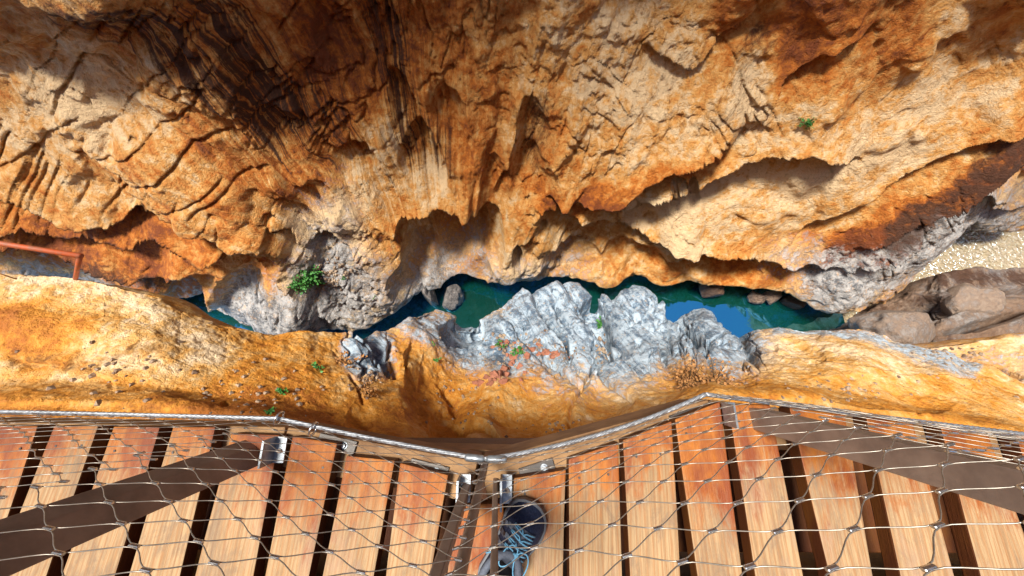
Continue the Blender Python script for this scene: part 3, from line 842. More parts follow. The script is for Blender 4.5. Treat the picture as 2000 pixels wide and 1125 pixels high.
def build_low_rocks():
    pxs = np.concatenate([np.arange(1560, 2080, 2.2), np.linspace(2085, 2900, 50)])
    crest = [(1560, 660, -13.4), (1640, 640, -12.9), (1690, 612, -12.5), (1720, 598, -12.3), (1765, 582, -12.0), (1808, 566, -11.6), (1838, 538, -11.2), (1887, 526, -11.0), (2000, 527, -10.8), (2400, 520, -10), (2900, 520, -10)]
    front = [(1560, 760, -13.0), (1700, 760, -11.5), (1850, 770, -10.5), (2000, 790, -10), (2900, 850, -9)]
    m1 = blend(front, crest, pxs, 0.4, 0.3)
    m2 = blend(front, crest, pxs, 0.75, 0.72)
    P = net(pxs, [front, m1, m2, crest], [(0.05, -0.5), (0.0, -6)], [30, 40, 40, 10, 10])
    R, C = P.shape[:2]
    N = normals(P).reshape(-1, 3); P = P.reshape(-1, 3)
    if N[:, 2].mean() < 0: N = -N
    px, py, dep = project(P)
    px = px + perlin(P * 0.8, 221) * 12; py = py + perlin(P * 0.8, 222) * 8
    o = np.zeros(len(P))
    ledge(o, px, py, [(1700, 620), (1790, 590), (1860, 575), (2000, 560), (2300, 540)], 0.5, 14, 20)
    hollow(o, px, py, 1800, 605, 100, 22, 0.7, -12, 0.7)
    hollow(o, px, py, 1900, 640, 110, 14, 0.5, -16, 0.7)
    ledge(o, px, py, [(1800, 690), (1880, 650), (1960, 625), (2100, 580)], -0.5, 20, 14)
    o += fbm(P * np.array([0.7, 1.4, 1.4]), 4, 0.55, seed=230) * 0.22 + fbm(P * 4, 3, 0.55, seed=235) * 0.06
    P = P + N * o[:, None]
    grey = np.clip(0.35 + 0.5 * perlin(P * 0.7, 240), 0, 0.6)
    stain_shade = np.clip(0.55 * band(px, py, [(1840, 540), (1950, 545), (2100, 545)], 16, 0.8) + 0.5 * patch(px, py, 1790, 600, 110, 20, -12, 0.8) + 0.25, 0, 1)  # shade painted over the channel rocks, stronger in the hollow
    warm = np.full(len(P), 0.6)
    tint = np.stack([grey, stain_shade, warm], -1)
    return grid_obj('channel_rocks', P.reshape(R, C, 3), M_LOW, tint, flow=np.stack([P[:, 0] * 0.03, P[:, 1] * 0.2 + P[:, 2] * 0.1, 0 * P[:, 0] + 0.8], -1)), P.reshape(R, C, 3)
low_rocks, LOW_P = build_low_rocks()
tag(low_rocks, kind='structure')

def build_shelf():
    pxs = np.concatenate([np.arange(1780, 2080, 2.0), np.linspace(2085, 2900, 50)])
    crest = [(1780, 700, -6.2), (1815, 680, -6.0), (1869, 670, -5.8), (1940, 663, -5.6), (2000, 657, -5.4), (2400, 620, -5), (2900, 600, -5)]
    front = [(1780, 800, -6.0), (2000, 830, -5.2), (2900, 900, -4.6)]
    m1 = blend(front, crest, pxs, 0.5, 0.42)
    P = net(pxs, [front, m1, crest], [(0.05, -0.5), (0.02, -8)], [40, 50, 10, 10])
    R, C = P.shape[:2]
    N = normals(P).reshape(-1, 3); P = P.reshape(-1, 3)
    if N[:, 2].mean() < 0: N = -N
    px, py, dep = project(P)
    o = fbm(P * 0.8, 3, 0.5, seed=250) * 0.2 + fbm(P * 4, 4, 0.55, seed=255) * 0.05
    ledge(o, px, py, [(1830, 700), (1900, 705), (1960, 725), (2030, 750)], 0.2, 14, 12)
    P = P + N * o[:, None]
    tint = np.stack([np.clip(0.2 + 0.4 * perlin(P, 260), 0, 1), np.full(len(P), 0.1), np.full(len(P), 0.35)], -1)
    return grid_obj('side_ledge', P.reshape(R, C, 3), M_NEAR, tint, flow=np.stack([P[:, 0] * 0.03, P[:, 1] * 0.2 + P[:, 2] * 0.1, 0 * P[:, 0] + 0.8], -1)), P.reshape(R, C, 3)
shelf, SHELF_P = build_shelf()
tag(shelf, kind='structure')

# ground below everything so that nothing opens into a void
bed = water_sheet('river_bed', -80, 80, -40, 60, 12, M_FAR, -15.2)
tag(bed, kind='structure')

# cliff the boardwalk hangs on, behind the walker
def build_back():
    xs = np.linspace(-40, 46, 260); zs = np.linspace(-7, 7, 90)
    X, Z = np.meshgrid(xs, zs)
    P = np.stack([X, np.full_like(X, -1.75) - 0.10 * np.clip(Z, 0, None), Z], -1).reshape(-1, 3)
    P[:, 1] -= np.clip(fbm(P * 0.5, 5, 0.55, seed=300) * 0.7, -0.25, 1)
    tint = np.stack([np.clip(perlin(P * 0.3, 310), 0, 0.5), np.full(len(P), 0.15), np.full(len(P), 0.45)], -1)
    return grid_obj('near_cliff', P.reshape(len(zs), len(xs), 3), M_FAR, tint, flip=True)
tag(build_back(), kind='structure')

# lookup: place seen at a pixel
_allP = np.concatenate([a.reshape(-1, 3) for a in (FAR_P, NEAR_P, LOW_P, SHELF_P)])
_ax, _ay, _ad = project(_allP)
def surf(px, py, r=5):
    m = (np.abs(_ax - px) < r) & (np.abs(_ay - py) < r)
    if not m.any():
        return surf(px, py, r * 2) if r < 80 else V_at(px, py, -8)
    i = np.nonzero(m)[0]
    dn = _ad[i]
    i = i[dn < dn.min() + 0.5]
    k = i[np.argmin((_ax[i] - px) ** 2 + (_ay[i] - py) ** 2)]
    return Vector(_allP[k].tolist())

# ------------------------------------------------------------------ boulders
def boulder(name, px, py, z, size, seed, label, mat, tint, rot=(0, 0, 0), rough=0.28, cut=0.5):
    bm = bmesh.new()
    bmesh.ops.create_icosphere(bm, subdivisions=5, radius=1.0)
    co = np.array([v.co[:] for v in bm.verts])
    d = fbm(co * 0.9 + seed * 3.7, 3, 0.5, seed=seed) * rough * 2 + fbm(co * 4 + seed, 3, 0.55, seed=seed + 5) * rough * 0.3
    co2 = co * (1 + d[:, None])
    r2 = np.random.default_rng(seed)
    for _ in range(9):                       # chip flat faces
        nrm = r2.normal(size=3); nrm /= np.linalg.norm(nrm)
        h = co2 @ nrm - r2.uniform(0.55, 0.85)
        co2 -= np.outer(np.clip(h, 0, None) * 0.85, nrm)
    co2 *= np.array(size)
    R = np.array(Matrix.Rotation(rot[2], 3, 'Z') @ Matrix.Rotation(rot[1], 3, 'Y') @ Matrix.Rotation(rot[0], 3, 'X'))
    co2 = co2 @ R.T
    for v, c in zip(bm.verts, co2):
        v.co = c
    me = bpy.data.meshes.new(name)
    bm.to_mesh(me); bm.free()
    me.polygons.foreach_set('use_smooth', [True] * len(me.polygons))
    a = me.attributes.new('tint', 'FLOAT_COLOR', 'POINT')  # tint also carries painted shade for boulders lying in shadow
    a.data.foreach_set('color', np.tile(np.array([*tint, 1.0], np.float32), len(me.vertices)))
    me.materials.append(mat)
    o = bpy.data.objects.new(name, me)
    o.location = V_at(px, py, z)
    tag(o, label, 'boulder', 'boulders fallen into the gorge')
    return link(o)

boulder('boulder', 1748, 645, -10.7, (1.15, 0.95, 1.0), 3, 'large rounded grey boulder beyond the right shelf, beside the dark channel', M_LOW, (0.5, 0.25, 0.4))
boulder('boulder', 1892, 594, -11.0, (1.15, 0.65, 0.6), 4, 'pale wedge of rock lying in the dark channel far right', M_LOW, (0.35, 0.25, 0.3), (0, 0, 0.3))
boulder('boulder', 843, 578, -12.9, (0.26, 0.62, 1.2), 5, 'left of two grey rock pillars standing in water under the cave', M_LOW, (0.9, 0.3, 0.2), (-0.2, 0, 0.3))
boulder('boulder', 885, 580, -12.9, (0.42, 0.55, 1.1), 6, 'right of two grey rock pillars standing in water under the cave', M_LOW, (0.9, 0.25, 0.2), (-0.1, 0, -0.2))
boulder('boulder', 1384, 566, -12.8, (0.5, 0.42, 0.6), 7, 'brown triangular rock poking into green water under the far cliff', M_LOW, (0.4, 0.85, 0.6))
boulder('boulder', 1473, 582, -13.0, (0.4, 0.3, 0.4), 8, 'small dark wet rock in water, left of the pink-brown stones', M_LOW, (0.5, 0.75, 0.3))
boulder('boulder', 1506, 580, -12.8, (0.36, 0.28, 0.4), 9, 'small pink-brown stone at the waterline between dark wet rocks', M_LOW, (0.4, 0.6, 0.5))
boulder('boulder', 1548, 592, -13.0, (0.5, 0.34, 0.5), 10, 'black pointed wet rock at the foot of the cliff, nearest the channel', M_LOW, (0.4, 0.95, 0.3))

# ------------------------------------------------------------------ boardwalk
deck = empty('boardwalk', (0, -0.6, 0))
tag(deck, 'wooden boardwalk of worn reddish planks with wide gaps hung on the cliff', 'boardwalk')
bpy.context.view_layer.update()

def child(o, parent):
    """parent in place"""
    o.parent = parent
    o.matrix_parent_inverse = Matrix.Translation(-parent.location) if parent.type == 'EMPTY' else parent.matrix_basis.inverted()
    return o

# planks: outer end (left x, right x, y at left, y at right) and the same edges at image row 1000
PL = [(-410, -312, 832, 832, -480, -372), (-282, -192, 832, 832, -348, -243), (-148, -58, 832, 832, -212, -112), (-18, 72, 832, 832, -80, 16),
      (105, 191, 832, 832, 38, 133), (221, 311, 833, 834, 162, 260), (337, 420, 834, 834, 287, 380), (452, 546, 846, 850, 413, 518), (570, 658, 852, 866, 541, 630),
      (676, 770, 890, 900, 654, 752), (781, 876, 904, 928, 769, 863), (890, 984, 984, 984, 888, 984), (1004, 1105, 934, 917, 1000, 1103),
      (1110, 1208, 897, 864, 1111, 1212), (1217, 1312, 860, 822, 1224, 1322), (1318, 1407, 819, 784, 1344, 1435), (1424, 1504, 790, 790, 1457, 1545),
      (1541, 1650, 794, 808, 1590, 1683), (1693, 1785, 812, 825, 1734, 1832), (1836, 1930, 831, 843, 1881, 1986), (1985, 2082, 850, 861, 2035, 2142),
      (2140, 2240, 868, 878, 2195, 2305), (2296, 2400, 886, 896, 2358, 2470)]
TH = 0.042
def make_plank(a0, b0, ya, yb, a1, b1):
    A = V_at(a0, ya, 0); B = V_at(b0, yb, 0)
    A1 = V_at(a1, 1000, 0); B1 = V_at(b1, 1000, 0)
    yend = -1.28
    def ext(p, q):
        t = (yend - p.y) / (q.y - p.y)
        return p + (q - p) * t
    A2, B2 = ext(A, A1), ext(B, B1)
    org = (A + B) / 2
    ydir = ((A2 + B2) / 2 - org); ydir.z = 0; ydir.normalize()
    rot = math.atan2(ydir.x, -ydir.y)                   # local -y... keep +y inward
    M = Matrix((( -ydir.y, ydir.x, 0), (ydir.x, ydir.y, 0), (0, 0, 1)))   # rows: local axes; mirrored-free below
    X = Vector((ydir.y, -ydir.x, 0)); Yv = ydir; Z = Vector((0, 0, 1))
    def loc(p):
        d = p - org
        return Vector((d.dot(X), d.dot(Yv), d.dot(Z)))
    dz = Vector((0, 0, -TH))
    tilt = [rnd.uniform(-0.003, 0.002) for _ in range(2)]
    ring = [A, B, B2, A2]
    # split along its length so edges can be slightly uneven
    nseg = 10
    top, bot = [], []
    for k in range(nseg + 1):
        t = k / nseg
        w1, w2 = rnd.uniform(-0.0009, 0.0009), rnd.uniform(-0.0009, 0.0009)
        l = loc(A.lerp(A2, t)) + Vector((w1, 0, tilt[0])); r = loc(B.lerp(B2, t)) + Vector((w2, 0, tilt[1]))
        top += [l, r]; bot += [l + Vector((0, 0, -TH)), r + Vector((0, 0, -TH))]
    n = len(top)
    v = top + bot
    f = []
    for k in range(nseg):
        a, b_, c, d = 2 * k, 2 * k + 1, 2 * k + 3, 2 * k + 2
        f += [(a, d, c, b_), (n + a, n + b_, n + c, n + d), (a, n + a, n + d, d), (b_, c, n + c, n + b_)]
    f += [(0, 1, n + 1, n), (2 * nseg, n + 2 * nseg, n + 2 * nseg + 1, 2 * nseg + 1)]
    me = bpy.data.meshes.new('plank')
    me.from_pydata([tuple(p) for p in v], [], f)
    bm = bmesh.new(); bm.from_mesh(me)
    bmesh.ops.recalc_face_normals(bm, faces=bm.faces)
    ed = [e for e in bm.edges if len(e.link_faces) == 2 and e.calc_face_angle(0) > 0.6]
    bmesh.ops.bevel(bm, geom=ed, offset=0.004, segments=2, affect='EDGES', profile=0.6)
    bm.normal_update()
    for fc in bm.faces:
        fc.material_index = 0 if fc.normal.z > 0.55 else 1
    bm.to_mesh(me); bm.free()
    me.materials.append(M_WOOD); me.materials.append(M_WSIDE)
    o = bpy.data.objects.new('plank', me)
    Mx = Matrix(((X.x, Yv.x, 0, org.x), (X.y, Yv.y, 0, org.y), (0, 0, 1, org.z), (0, 0, 0, 1)))
    o.matrix_world = Mx
    COL.objects.link(o)
    return child(o, deck)
_sv, _sf = tube([Vector((0, 0, -0.002)), Vector((0, 0, 0.0006))], 0.0030, 8)
_sm = bpy.data.meshes.new('screw'); _sm.from_pydata([tuple(q) for q in _sv], [], _sf); _sm.materials.append(M_STRAP)
for p in PL:
    pk = make_plank(*p)
    pk.color = (float(np.interp(p[0], [0, 450, 560, 800, 1050, 1200, 1320, 1430, 1600, 2000], [0.2, 0.15, 0.4, 0.3, 0.3, 0.3, 0.95, 0.5, 0.35, 0.3])), 0.5, 0.5, 1)
    for sx in (-0.036, 0.036):
        sc_ = bpy.data.objects.new('screw', _sm)
        sc_.location = (sx + rnd.uniform(-.006, .006), 0.055 + rnd.uniform(-.012, .012), 0.0)
        COL.objects.link(sc_); sc_.parent = pk

# railing base line (rope) in the world
ROPE_Z = 0.03
RP = [V_at(-700, 795, ROPE_Z), V_at(545, 818, ROPE_Z), V_at(944, 897, ROPE_Z), V_at(1378, 770, ROPE_Z), V_at(2700, 925, ROPE_Z)]

def beam(name, a, b, width, z0, z1, inward, mat, parent, bev=0.004):
    d = (b - a); d.z = 0; d.normalize()
    n = Vector((d.y, -d.x, 0)) * inward                 # towards the deck
    base = [Vector((p.x, p.y, z0)) for p in (a, b, b + n * width, a + n * width)]
    top = [Vector((p.x, p.y, z1)) for p in (a, b, b + n * width, a + n * width)]
    v, f = prism(base, top)
    org = (a + b) / 2; org.z = 0
    o = mesh_obj(name, [p - org for p in v], f, mat, loc=org)
    bevel_obj(o, bev, 2)
    return child(o, parent)

def flat(px, py):
    p = V_at(px, py, -0.046); return p
E = [flat(-700, 812), flat(560, 834), flat(935, 902), flat(1385, 780), flat(2700, 935)]
for k in range(4):
    a, b = E[k], E[k + 1]
    d = (b - a).normalized() * 0.004
    beam('edge_beam', a + d, b - d, 0.10, -0.22, -0.046, 1, M_BEAM, deck)
beam('cross_beam', V_at(690, 872, -0.25), V_at(1180, 884, -0.25), 0.07, -0.40, -0.25, 1, M_BEAM, deck)
beam('gap_dark_beam', Vector((-2.6, -0.17, 0)), Vector((3.0, -0.19, 0)), 0.30, -0.62, -0.30, 1, M_WSIDE, deck)  # wide beams added under the planks so the gaps look dark
beam('gap_dark_beam', Vector((-2.6, -0.56, 0)), Vector((3.0, -0.58, 0)), 0.30, -0.62, -0.30, 1, M_WSIDE, deck)
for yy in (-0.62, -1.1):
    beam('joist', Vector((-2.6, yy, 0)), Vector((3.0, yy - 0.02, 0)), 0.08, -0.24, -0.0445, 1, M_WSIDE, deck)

# steel straps with bolts that hold the edge beams
def strap(px0, py0, px1, py1):
    a = V_at(px0, py0, -0.045); b = V_at(px1, py1, -0.045)
    d = (b - a); L = d.length; d.normalize(); n = Vector((d.y, -d.x, 0))
    org = (a + b) / 2
    base = [p - org for p in (a, b, b + n * 0.035, a + n * 0.035)]
    v, f = prism(base, [p + Vector((0, 0, 0.007)) for p in base])
    o = mesh_obj('strap_plate', v, f, M_STRAP, loc=org)
    bevel_obj(o, 0.001, 1); child(o, deck)
    c = d * (L * 0.2) + n * 0.017
    v1, f1 = tube([c + Vector((0, 0, 0.006)), c + Vector((0, 0, 0.009))], 0.010, 12)
    v2, f2 = tube([c + Vector((0, 0, 0.009)), c + Vector((0, 0, 0.017))], 0.0065, 6)
    bo = mesh_obj('bolt', *merge([(v1, f1), (v2, f2)]), M_GALV)
    bo.parent = o
strap(628, 845, 700, 862); strap(805, 894, 878, 912); strap(1012, 915, 1078, 893); strap(1305, 812, 1368, 791)

# ------------------------------------------------------------------ railing
LEAN = Vector((0, -0.108, 0.994)).normalized()
rail = empty('railing', (RP[2].x, RP[2].y, 0))
tag(rail, 'steel post railing with stainless wire mesh along the boardwalk edge', 'railing')

def post(c0, c1, c2, h=0.98, name='post', lean=LEAN, mat=M_STEEL):
    """three base corners as pixels on the deck plane"""
    a, b, c = (V_at(p[0], p[1], -0.05) for p in (c0, c1, c2))
    d = a + (c - b)
    ring = [a, b, c, d]
    org = sum(ring, Vector()) / 4
    top = [p + lean * (h / lean.z) - org for p in ring]
    v, f = prism([p - org for p in ring], top)
    o = mesh_obj(name, v, f, mat, loc=org)
    bevel_obj(o, 0.003, 2)
    return child(o, rail)
P_L = post((504, 850), (525, 862), (539, 895))
P_R = post((1475, 793), (1440, 791), (1449, 832))
P_C1 = post((924, 930), (910, 928), (903, 966))
P_C2 = post((972, 932), (963, 932), (962, 958), lean=Vector((0.042, -0.108, 0.994)).normalized())

def angle_clip(parent, px, py, wpx, hpx, up=0.05):
    """galvanised angle: a foot on the deck and an upstand"""
    a = V_at(px, py, 0.004)
    w = wpx / 690.0; h = hpx / 690.0
    foot = [Vector((0, 0, 0)), Vector((w, 0, 0)), Vector((w, -h, 0)), Vector((0, -h, 0))]
    v1, f1 = prism(foot, [p + Vector((0, 0, 0.005)) for p in foot])
    up_ = [Vector((0, 0, 0.005)), Vector((0.005, 0, 0.005)), Vector((0.005, -h, 0.005)), Vector((0, -h, 0.005))]
    v2, f2 = prism(up_, [p + Vector((0, -up * 0.1, up)) for p in up_])
    o = mesh_obj('angle_bracket', *merge([(v1, f1), (v2, f2)]), M_GALV, loc=a)
    o.parent = parent
    o.matrix_parent_inverse = Matrix.Translation(-parent.location - rail.location + rail.location) if False else Matrix.Translation(-parent.location)
    c = Vector((w * 0.6, -h * 0.55, 0.005))
    bo = mesh_obj('bolt', *tube([c, c + Vector((0, 0, 0.006))], 0.006, 6), M_STEEL, loc=a)
    bo.parent = parent
    bo.matrix_parent_inverse = Matrix.Translation(-parent.location)
for par, a in ((P_L, (540, 852, 22, 44)), (P_R, (1408, 786, 24, 40)), (P_C1, (898, 926, 20, 44)), (P_C2, (978, 926, 20, 46))):
    angle_clip(par, *a)

# end rod where the two mesh panels meet
rb = V_at(948, 902, 0.01)
rod_top = rb + Vector((0.004, -0.105, 0.95))
o = mesh_obj('end_rod', *tube([rb, rb.lerp(rod_top, 0.5), rod_top], 0.0095, 10), M_STEEL, smooth=True); child(o, rail)

# ropes: a core with twisted strands
def rope(points, r, name='cable', parent=rail):
    pts = []
    for a, b in zip(points[:-1], points[1:]):
        n = max(2, int((b - a).length / 0.008))
        pts += [a.lerp(b, k / n) for k in range(n)]
    pts.append(points[-1])
    parts = []
    for s in range(5):
        ln = []
        for k, p in enumerate(pts):
            d = (pts[min(k + 1, len(pts) - 1)] - pts[max(k - 1, 0)]).normalized()
            u = d.cross(Vector((0, 0, 1))).normalized(); w = u.cross(d)
            an = k * 0.8 + s * 2 * math.pi / 5
            ln.append(p + (u * math.cos(an) + w * math.sin(an)) * r * 0.55)
        parts.append(tube(ln, r * 0.5, 5))
    o = mesh_obj(name, *merge(parts), M_ROPE, smooth=True)
    return child(o, rail)

def sagline(a, b, n, sag):
    out = []
    for k in range(n + 1):
        t = k / n
        p = a.lerp(b, t) + sag * (4 * t * (1 - t))
        out.append(p)
    return out
SAG = [Vector((0, 0.004, -0.004)), Vector((0, -0.004, -0.004)), Vector((0.006, -0.022, -0.01)), Vector((0, -0.006, -0.006))]
LINES = [sagline(RP[k], RP[k + 1], 24, SAG[k]) for k in range(4)]
rope(LINES[0], 0.006); rope(LINES[1], 0.006)
rope(LINES[2], 0.006); rope(LINES[3], 0.006)
TOPS = [p + LEAN * (0.95 / LEAN.z) for p in RP]
rope([TOPS[0], TOPS[1], TOPS[2]], 0.006); rope([TOPS[2], TOPS[3], TOPS[4]], 0.006)
# swaged ends in the corner
for a, b in (((908, 893), (946, 897)), ((950, 897), (990, 897))):
    p, q = V_at(*a, ROPE_Z), V_at(*b, ROPE_Z)
    o = mesh_obj('cable_end', *tube([p, p.lerp(q, .1), p.lerp(q, .9), q], [0.006, 0.010, 0.010, 0.007], 10), M_GALV, smooth=True); child(o, rail)
# rope clips
for px, py in ((545, 817), (612, 838)):
    c = V_at(px, py, ROPE_Z)
    ring = [c + Vector((0.3 * 0.016 * math.cos(t), 0.016 * math.cos(t), 0.016 * math.sin(t))) for t in np.linspace(0, 2 * math.pi, 14)[:-1]]
    o = mesh_obj('cable_clip', *tube(ring, 0.003, 6, closed=True), M_FERR, smooth=True); child(o, rail)

# wire mesh: zig-zag wires joined by small crimped ferrules
HW, HH = 0.052, 0.0305
wnoise = np.random.default_rng(77)
def panel(k, h=0.93):
    a, b = RP[k], RP[k + 1]
    L = (b - a).length
    along = (b - a).normalized()
    nrm = along.cross(LEAN).normalized()
    ncol = int(round(L / HW)); hw = L / ncol
    nrow = int(h / HH)
    ph = wnoise.uniform(0, 6, 8)
    def pt(i, j):
        t = i / ncol
        base = a.lerp(b, t) + SAG[k] * (4 * t * (1 - t)) * max(0, 1 - j * HH / 0.35)
        s, u = i * hw, j * HH
        bul = 0.010 * math.sin(3.1 * s + ph[0]) * math.sin(4.0 * u + ph[1]) + 0.005 * math.sin(9 * s + ph[2]) * math.sin(11 * u + ph[3])
        jit = 0.004 * math.sin(17 * s + 7 * u + ph[4])
        jit2 = 0.003 * math.sin(13 * s - 9 * u + ph[5])
        return base + LEAN * (u + jit2) + along * jit + nrm * bul * min(1, u / 0.1)
    for w in range(nrow):
        pts = []
        for i in range(ncol):
            j0 = w if (i + w) % 2 == 0 else w + 1
            j1 = w if (i + 1 + w) % 2 == 0 else w + 1
            for s in range(6):
                t = s / 6
                tt = min(1, max(0, (t - 0.07) / 0.86))
                e = 0.45 * tt + 0.55 * tt * tt * (3 - 2 * tt)
                off = 0.0022 * (1 if j0 > w else -1) * (1 - abs(0))
                o0 = -0.0022 if j0 > w else 0.0022
                o1 = -0.0022 if j1 > w else 0.0022
                p = pt(i, j0).lerp(pt(i + 1, j1), e)
                lin = pt(i, j0).lerp(pt(i + 1, j1), t)
                p = lin + LEAN * ((p - lin).dot(LEAN) + o0 + (o1 - o0) * e)
                pts.append(p)
        jl = w if (ncol + w) % 2 == 0 else w + 1
        pts.append(pt(ncol, jl))
        o = mesh_obj('mesh_wire', *tube(pts, 0.00068, 5), M_WIRE, smooth=True)
        child(o, rail)
    parts = []
    for j in range(1, nrow):
        for i in range(ncol + 1):
            if (i + j) % 2 == 0:
                c = pt(i, j)
                x = along; y = LEAN
                e = 0.0052
                ring = []
                for s_, rr in ((-e, 0.8), (-e * 0.8, 1.0), (e * 0.8, 1.0), (e, 0.8)):
                    for q in range(8):
                        an = 2 * math.pi * q / 8
                        ring.append(c + x * s_ + (y * math.cos(an) * 0.0030 + nrm * math.sin(an) * 0.0020) * rr)
                fs = [tuple(range(8))[::-1], tuple(range(24, 32))]
                for r_ in range(3):
                    for q in range(8):
                        q2 = (q + 1) % 8
                        fs.append((r_ * 8 + q, r_ * 8 + q2, r_ * 8 + 8 + q2, r_ * 8 + 8 + q))
                parts.append((ring, fs))
    o = mesh_obj('ferrules', *merge(parts), M_FERR, smooth=False)
    tag(o, kind='stuff')
    child(o, rail)
for k in range(4):
    panel(k)

# ------------------------------------------------------------------ shoe and leg of the person on the boardwalk
M_NAVY = flat_mat('navy_mesh_fabric', (0.012, 0.02, 0.05), 0.75, 0, 0.3, 0.4, 220, (0.02, 0.03, 0.07), 0.4)
M_SHGREY = flat_mat('grey_shoe_fabric', (0.10, 0.115, 0.15), 0.7, 0, 0.3, 0.25, 160, None, 0.2)
M_SOLE = flat_mat('shoe_sole_rubber', (0.16, 0.17, 0.19), 0.6, 0, 0.3, 0.25, 60)
M_LACE = flat_mat('pale_blue_lace', (0.14, 0.37, 0.56), 0.7, 0, 0.3, 0.2, 200)
M_LEG = flat_mat('dark_trouser_cloth', (0.012, 0.012, 0.015), 0.9, 0, 0.2, 0.3, 90)

toe = V_at(1047, 976, 0.0); heel = V_at(946, 1144, 0.0)
fy = (toe - heel); SL = fy.length; fy.normalize(); fx = Vector((fy.y, -fy.x, 0))
print('shoe length', SL)
heelM = Matrix(((fx.x, fy.x, 0, heel.x), (fx.y, fy.y, 0, heel.y), (0, 0, 1, 0.004), (0, 0, 0, 1)))
person = empty('person', heel)
tag(person, 'person standing on the planks in a navy hiking shoe with pale blue laces', 'person')
bpy.context.view_layer.update()

def outline(t):
    """half widths (left, right) and centre line of the sole at fraction t from heel to toe"""
    T = [0.0, 0.05, 0.15, 0.3, 0.45, 0.6, 0.72, 0.82, 0.9, 0.96, 1.0]
    Lw = [0.006, 0.024, 0.034, 0.034, 0.034, 0.042, 0.049, 0.049, 0.043, 0.030, 0.006]
    Rw = [0.006, 0.024, 0.034, 0.036, 0.040, 0.048, 0.052, 0.049, 0.040, 0.026, 0.006]
    return float(np.interp(t, T, Lw)), float(np.interp(t, T, Rw))

def to_shoe(name, v, f, mat, parent, smooth=True):
    o = mesh_obj(name, v, f, mat, smooth=smooth)
    o.matrix_world = heelM
    o.parent = parent
    o.matrix_parent_inverse = Matrix.Translation(-person.location) if parent == person else heelM.inverted()
    return o

NT, NS = 40, 20
def loft(fun, t0, t1, closed_top=True):
    v, f = [], []
    for i in range(NT + 1):
        t = t0 + (t1 - t0) * (0.5 - 0.5 * math.cos(math.pi * i / NT))
        v += fun(t)
    m = len(v) // (NT + 1)
    for i in range(NT):
        for k in range(m):
            l = (k + 1) % m
            f.append((i * m + k, i * m + l, (i + 1) * m + l, (i + 1) * m + k))
    f.append(tuple(range(m))[::-1]); f.append(tuple(NT * m + k for k in range(m)))
    return v, f
def sole_ring(t):
    l, r = outline(t); y = t * SL
    l += 0.004; r += 0.004
    up = 0.006 + 0.02 * max(0, (t - 0.8) / 0.2) ** 2
    z0 = max(0.0, 0.018 * max(0, (t - 0.86) / 0.14) ** 2)
    z1 = 0.026 + up - 0.006
    pr = [(-l * .92, z0), (-l, z0 + .004), (-l, z1 - .003), (-l * .97, z1), (r * .97, z1), (r, z1 - .003), (r, z0 + .004), (r * .92, z0)]
    return [Vector((x, y, z)) for x, z in pr]
def upper_h(t):
    return float(np.interp(t, [0.0, 0.04, 0.15, 0.28, 0.42, 0.55, 0.68, 0.8, 0.9, 0.97, 1.0], [0.05, 0.085, 0.10, 0.105, 0.10, 0.088, 0.073, 0.060, 0.052, 0.042, 0.030]))
def upper_ring(t):
    l, r = outline(t); y = t * SL; h = upper_h(t); zb = 0.022
    out = []
    for k in range(NS):
        an = math.pi * 2 * k / NS
        c, s = math.cos(an), math.sin(an)
        ex = 0.75
        x = (abs(c) ** ex) * (1 if c > 0 else -1)
        z = (abs(s) ** 0.85) * (1 if s > 0 else -1)
        w = r if x > 0 else l
        zz = zb + (h - zb) * max(0, z) if z > 0 else zb + 0.004 * z
        nar = 1 - 0.25 * max(0, z) * np.interp(t, [0, 0.6, 1], [0.7, 1, 0.6])
        out.append(Vector((x * w * float(nar), y, zz)))
    return out
sole = to_shoe('sole', *loft(sole_ring, 0, 1), M_SOLE, person)
v, f = loft(upper_ring, 0.004, 0.992)
# open the collar: drop faces inside the ankle opening
CEN = Vector((0.0, 0.29 * SL, 0.10)); RX, RY = 0.034, 0.052
def inside(p):
    return ((p.x - CEN.x) / RX) ** 2 + ((p.y - CEN.y) / RY) ** 2 < 1 and p.z > 0.055
vv = [p.copy() for p in v]
ff = [t for t in f if not (len(t) == 4 and all(inside(v[i]) for i in t))]
shoe = to_shoe('shoe_upper', vv, ff, M_NAVY, person)
# padded collar, tongue, side panels, laces
col = []
for k in range(28):
    an = 2 * math.pi * k / 28
    x, y = CEN.x + (RX + 0.002) * math.cos(an), CEN.y + (RY + 0.003) * math.sin(an)
    col.append(Vector((x, y, upper_h(y / SL) + 0.006 - 0.012 * abs(math.cos(an)) + (0.006 if math.sin(an) > .5 else 0))))
to_shoe('collar', *tube(col, 0.0085, 8, closed=True), M_SHGREY, shoe)
# tongue
tv, tf = [], []
for i in range(11):
    t = 0.46 + 0.30 * i / 10
    h = upper_h(t) + 0.004 + (0.010 if i == 0 else 0)
    w = 0.020 + 0.004 * (i / 10)
    for x in (-1, -0.5, 0, 0.5, 1):
        tv.append(Vector((x * w, t * SL, h - 0.006 * x * x)))
for i in range(10):
    for k in range(4):
        a = i * 5 + k
        tf.append((a, a + 1, a + 6, a + 5))
to_shoe('tongue', tv, tf, M_SHGREY, shoe)
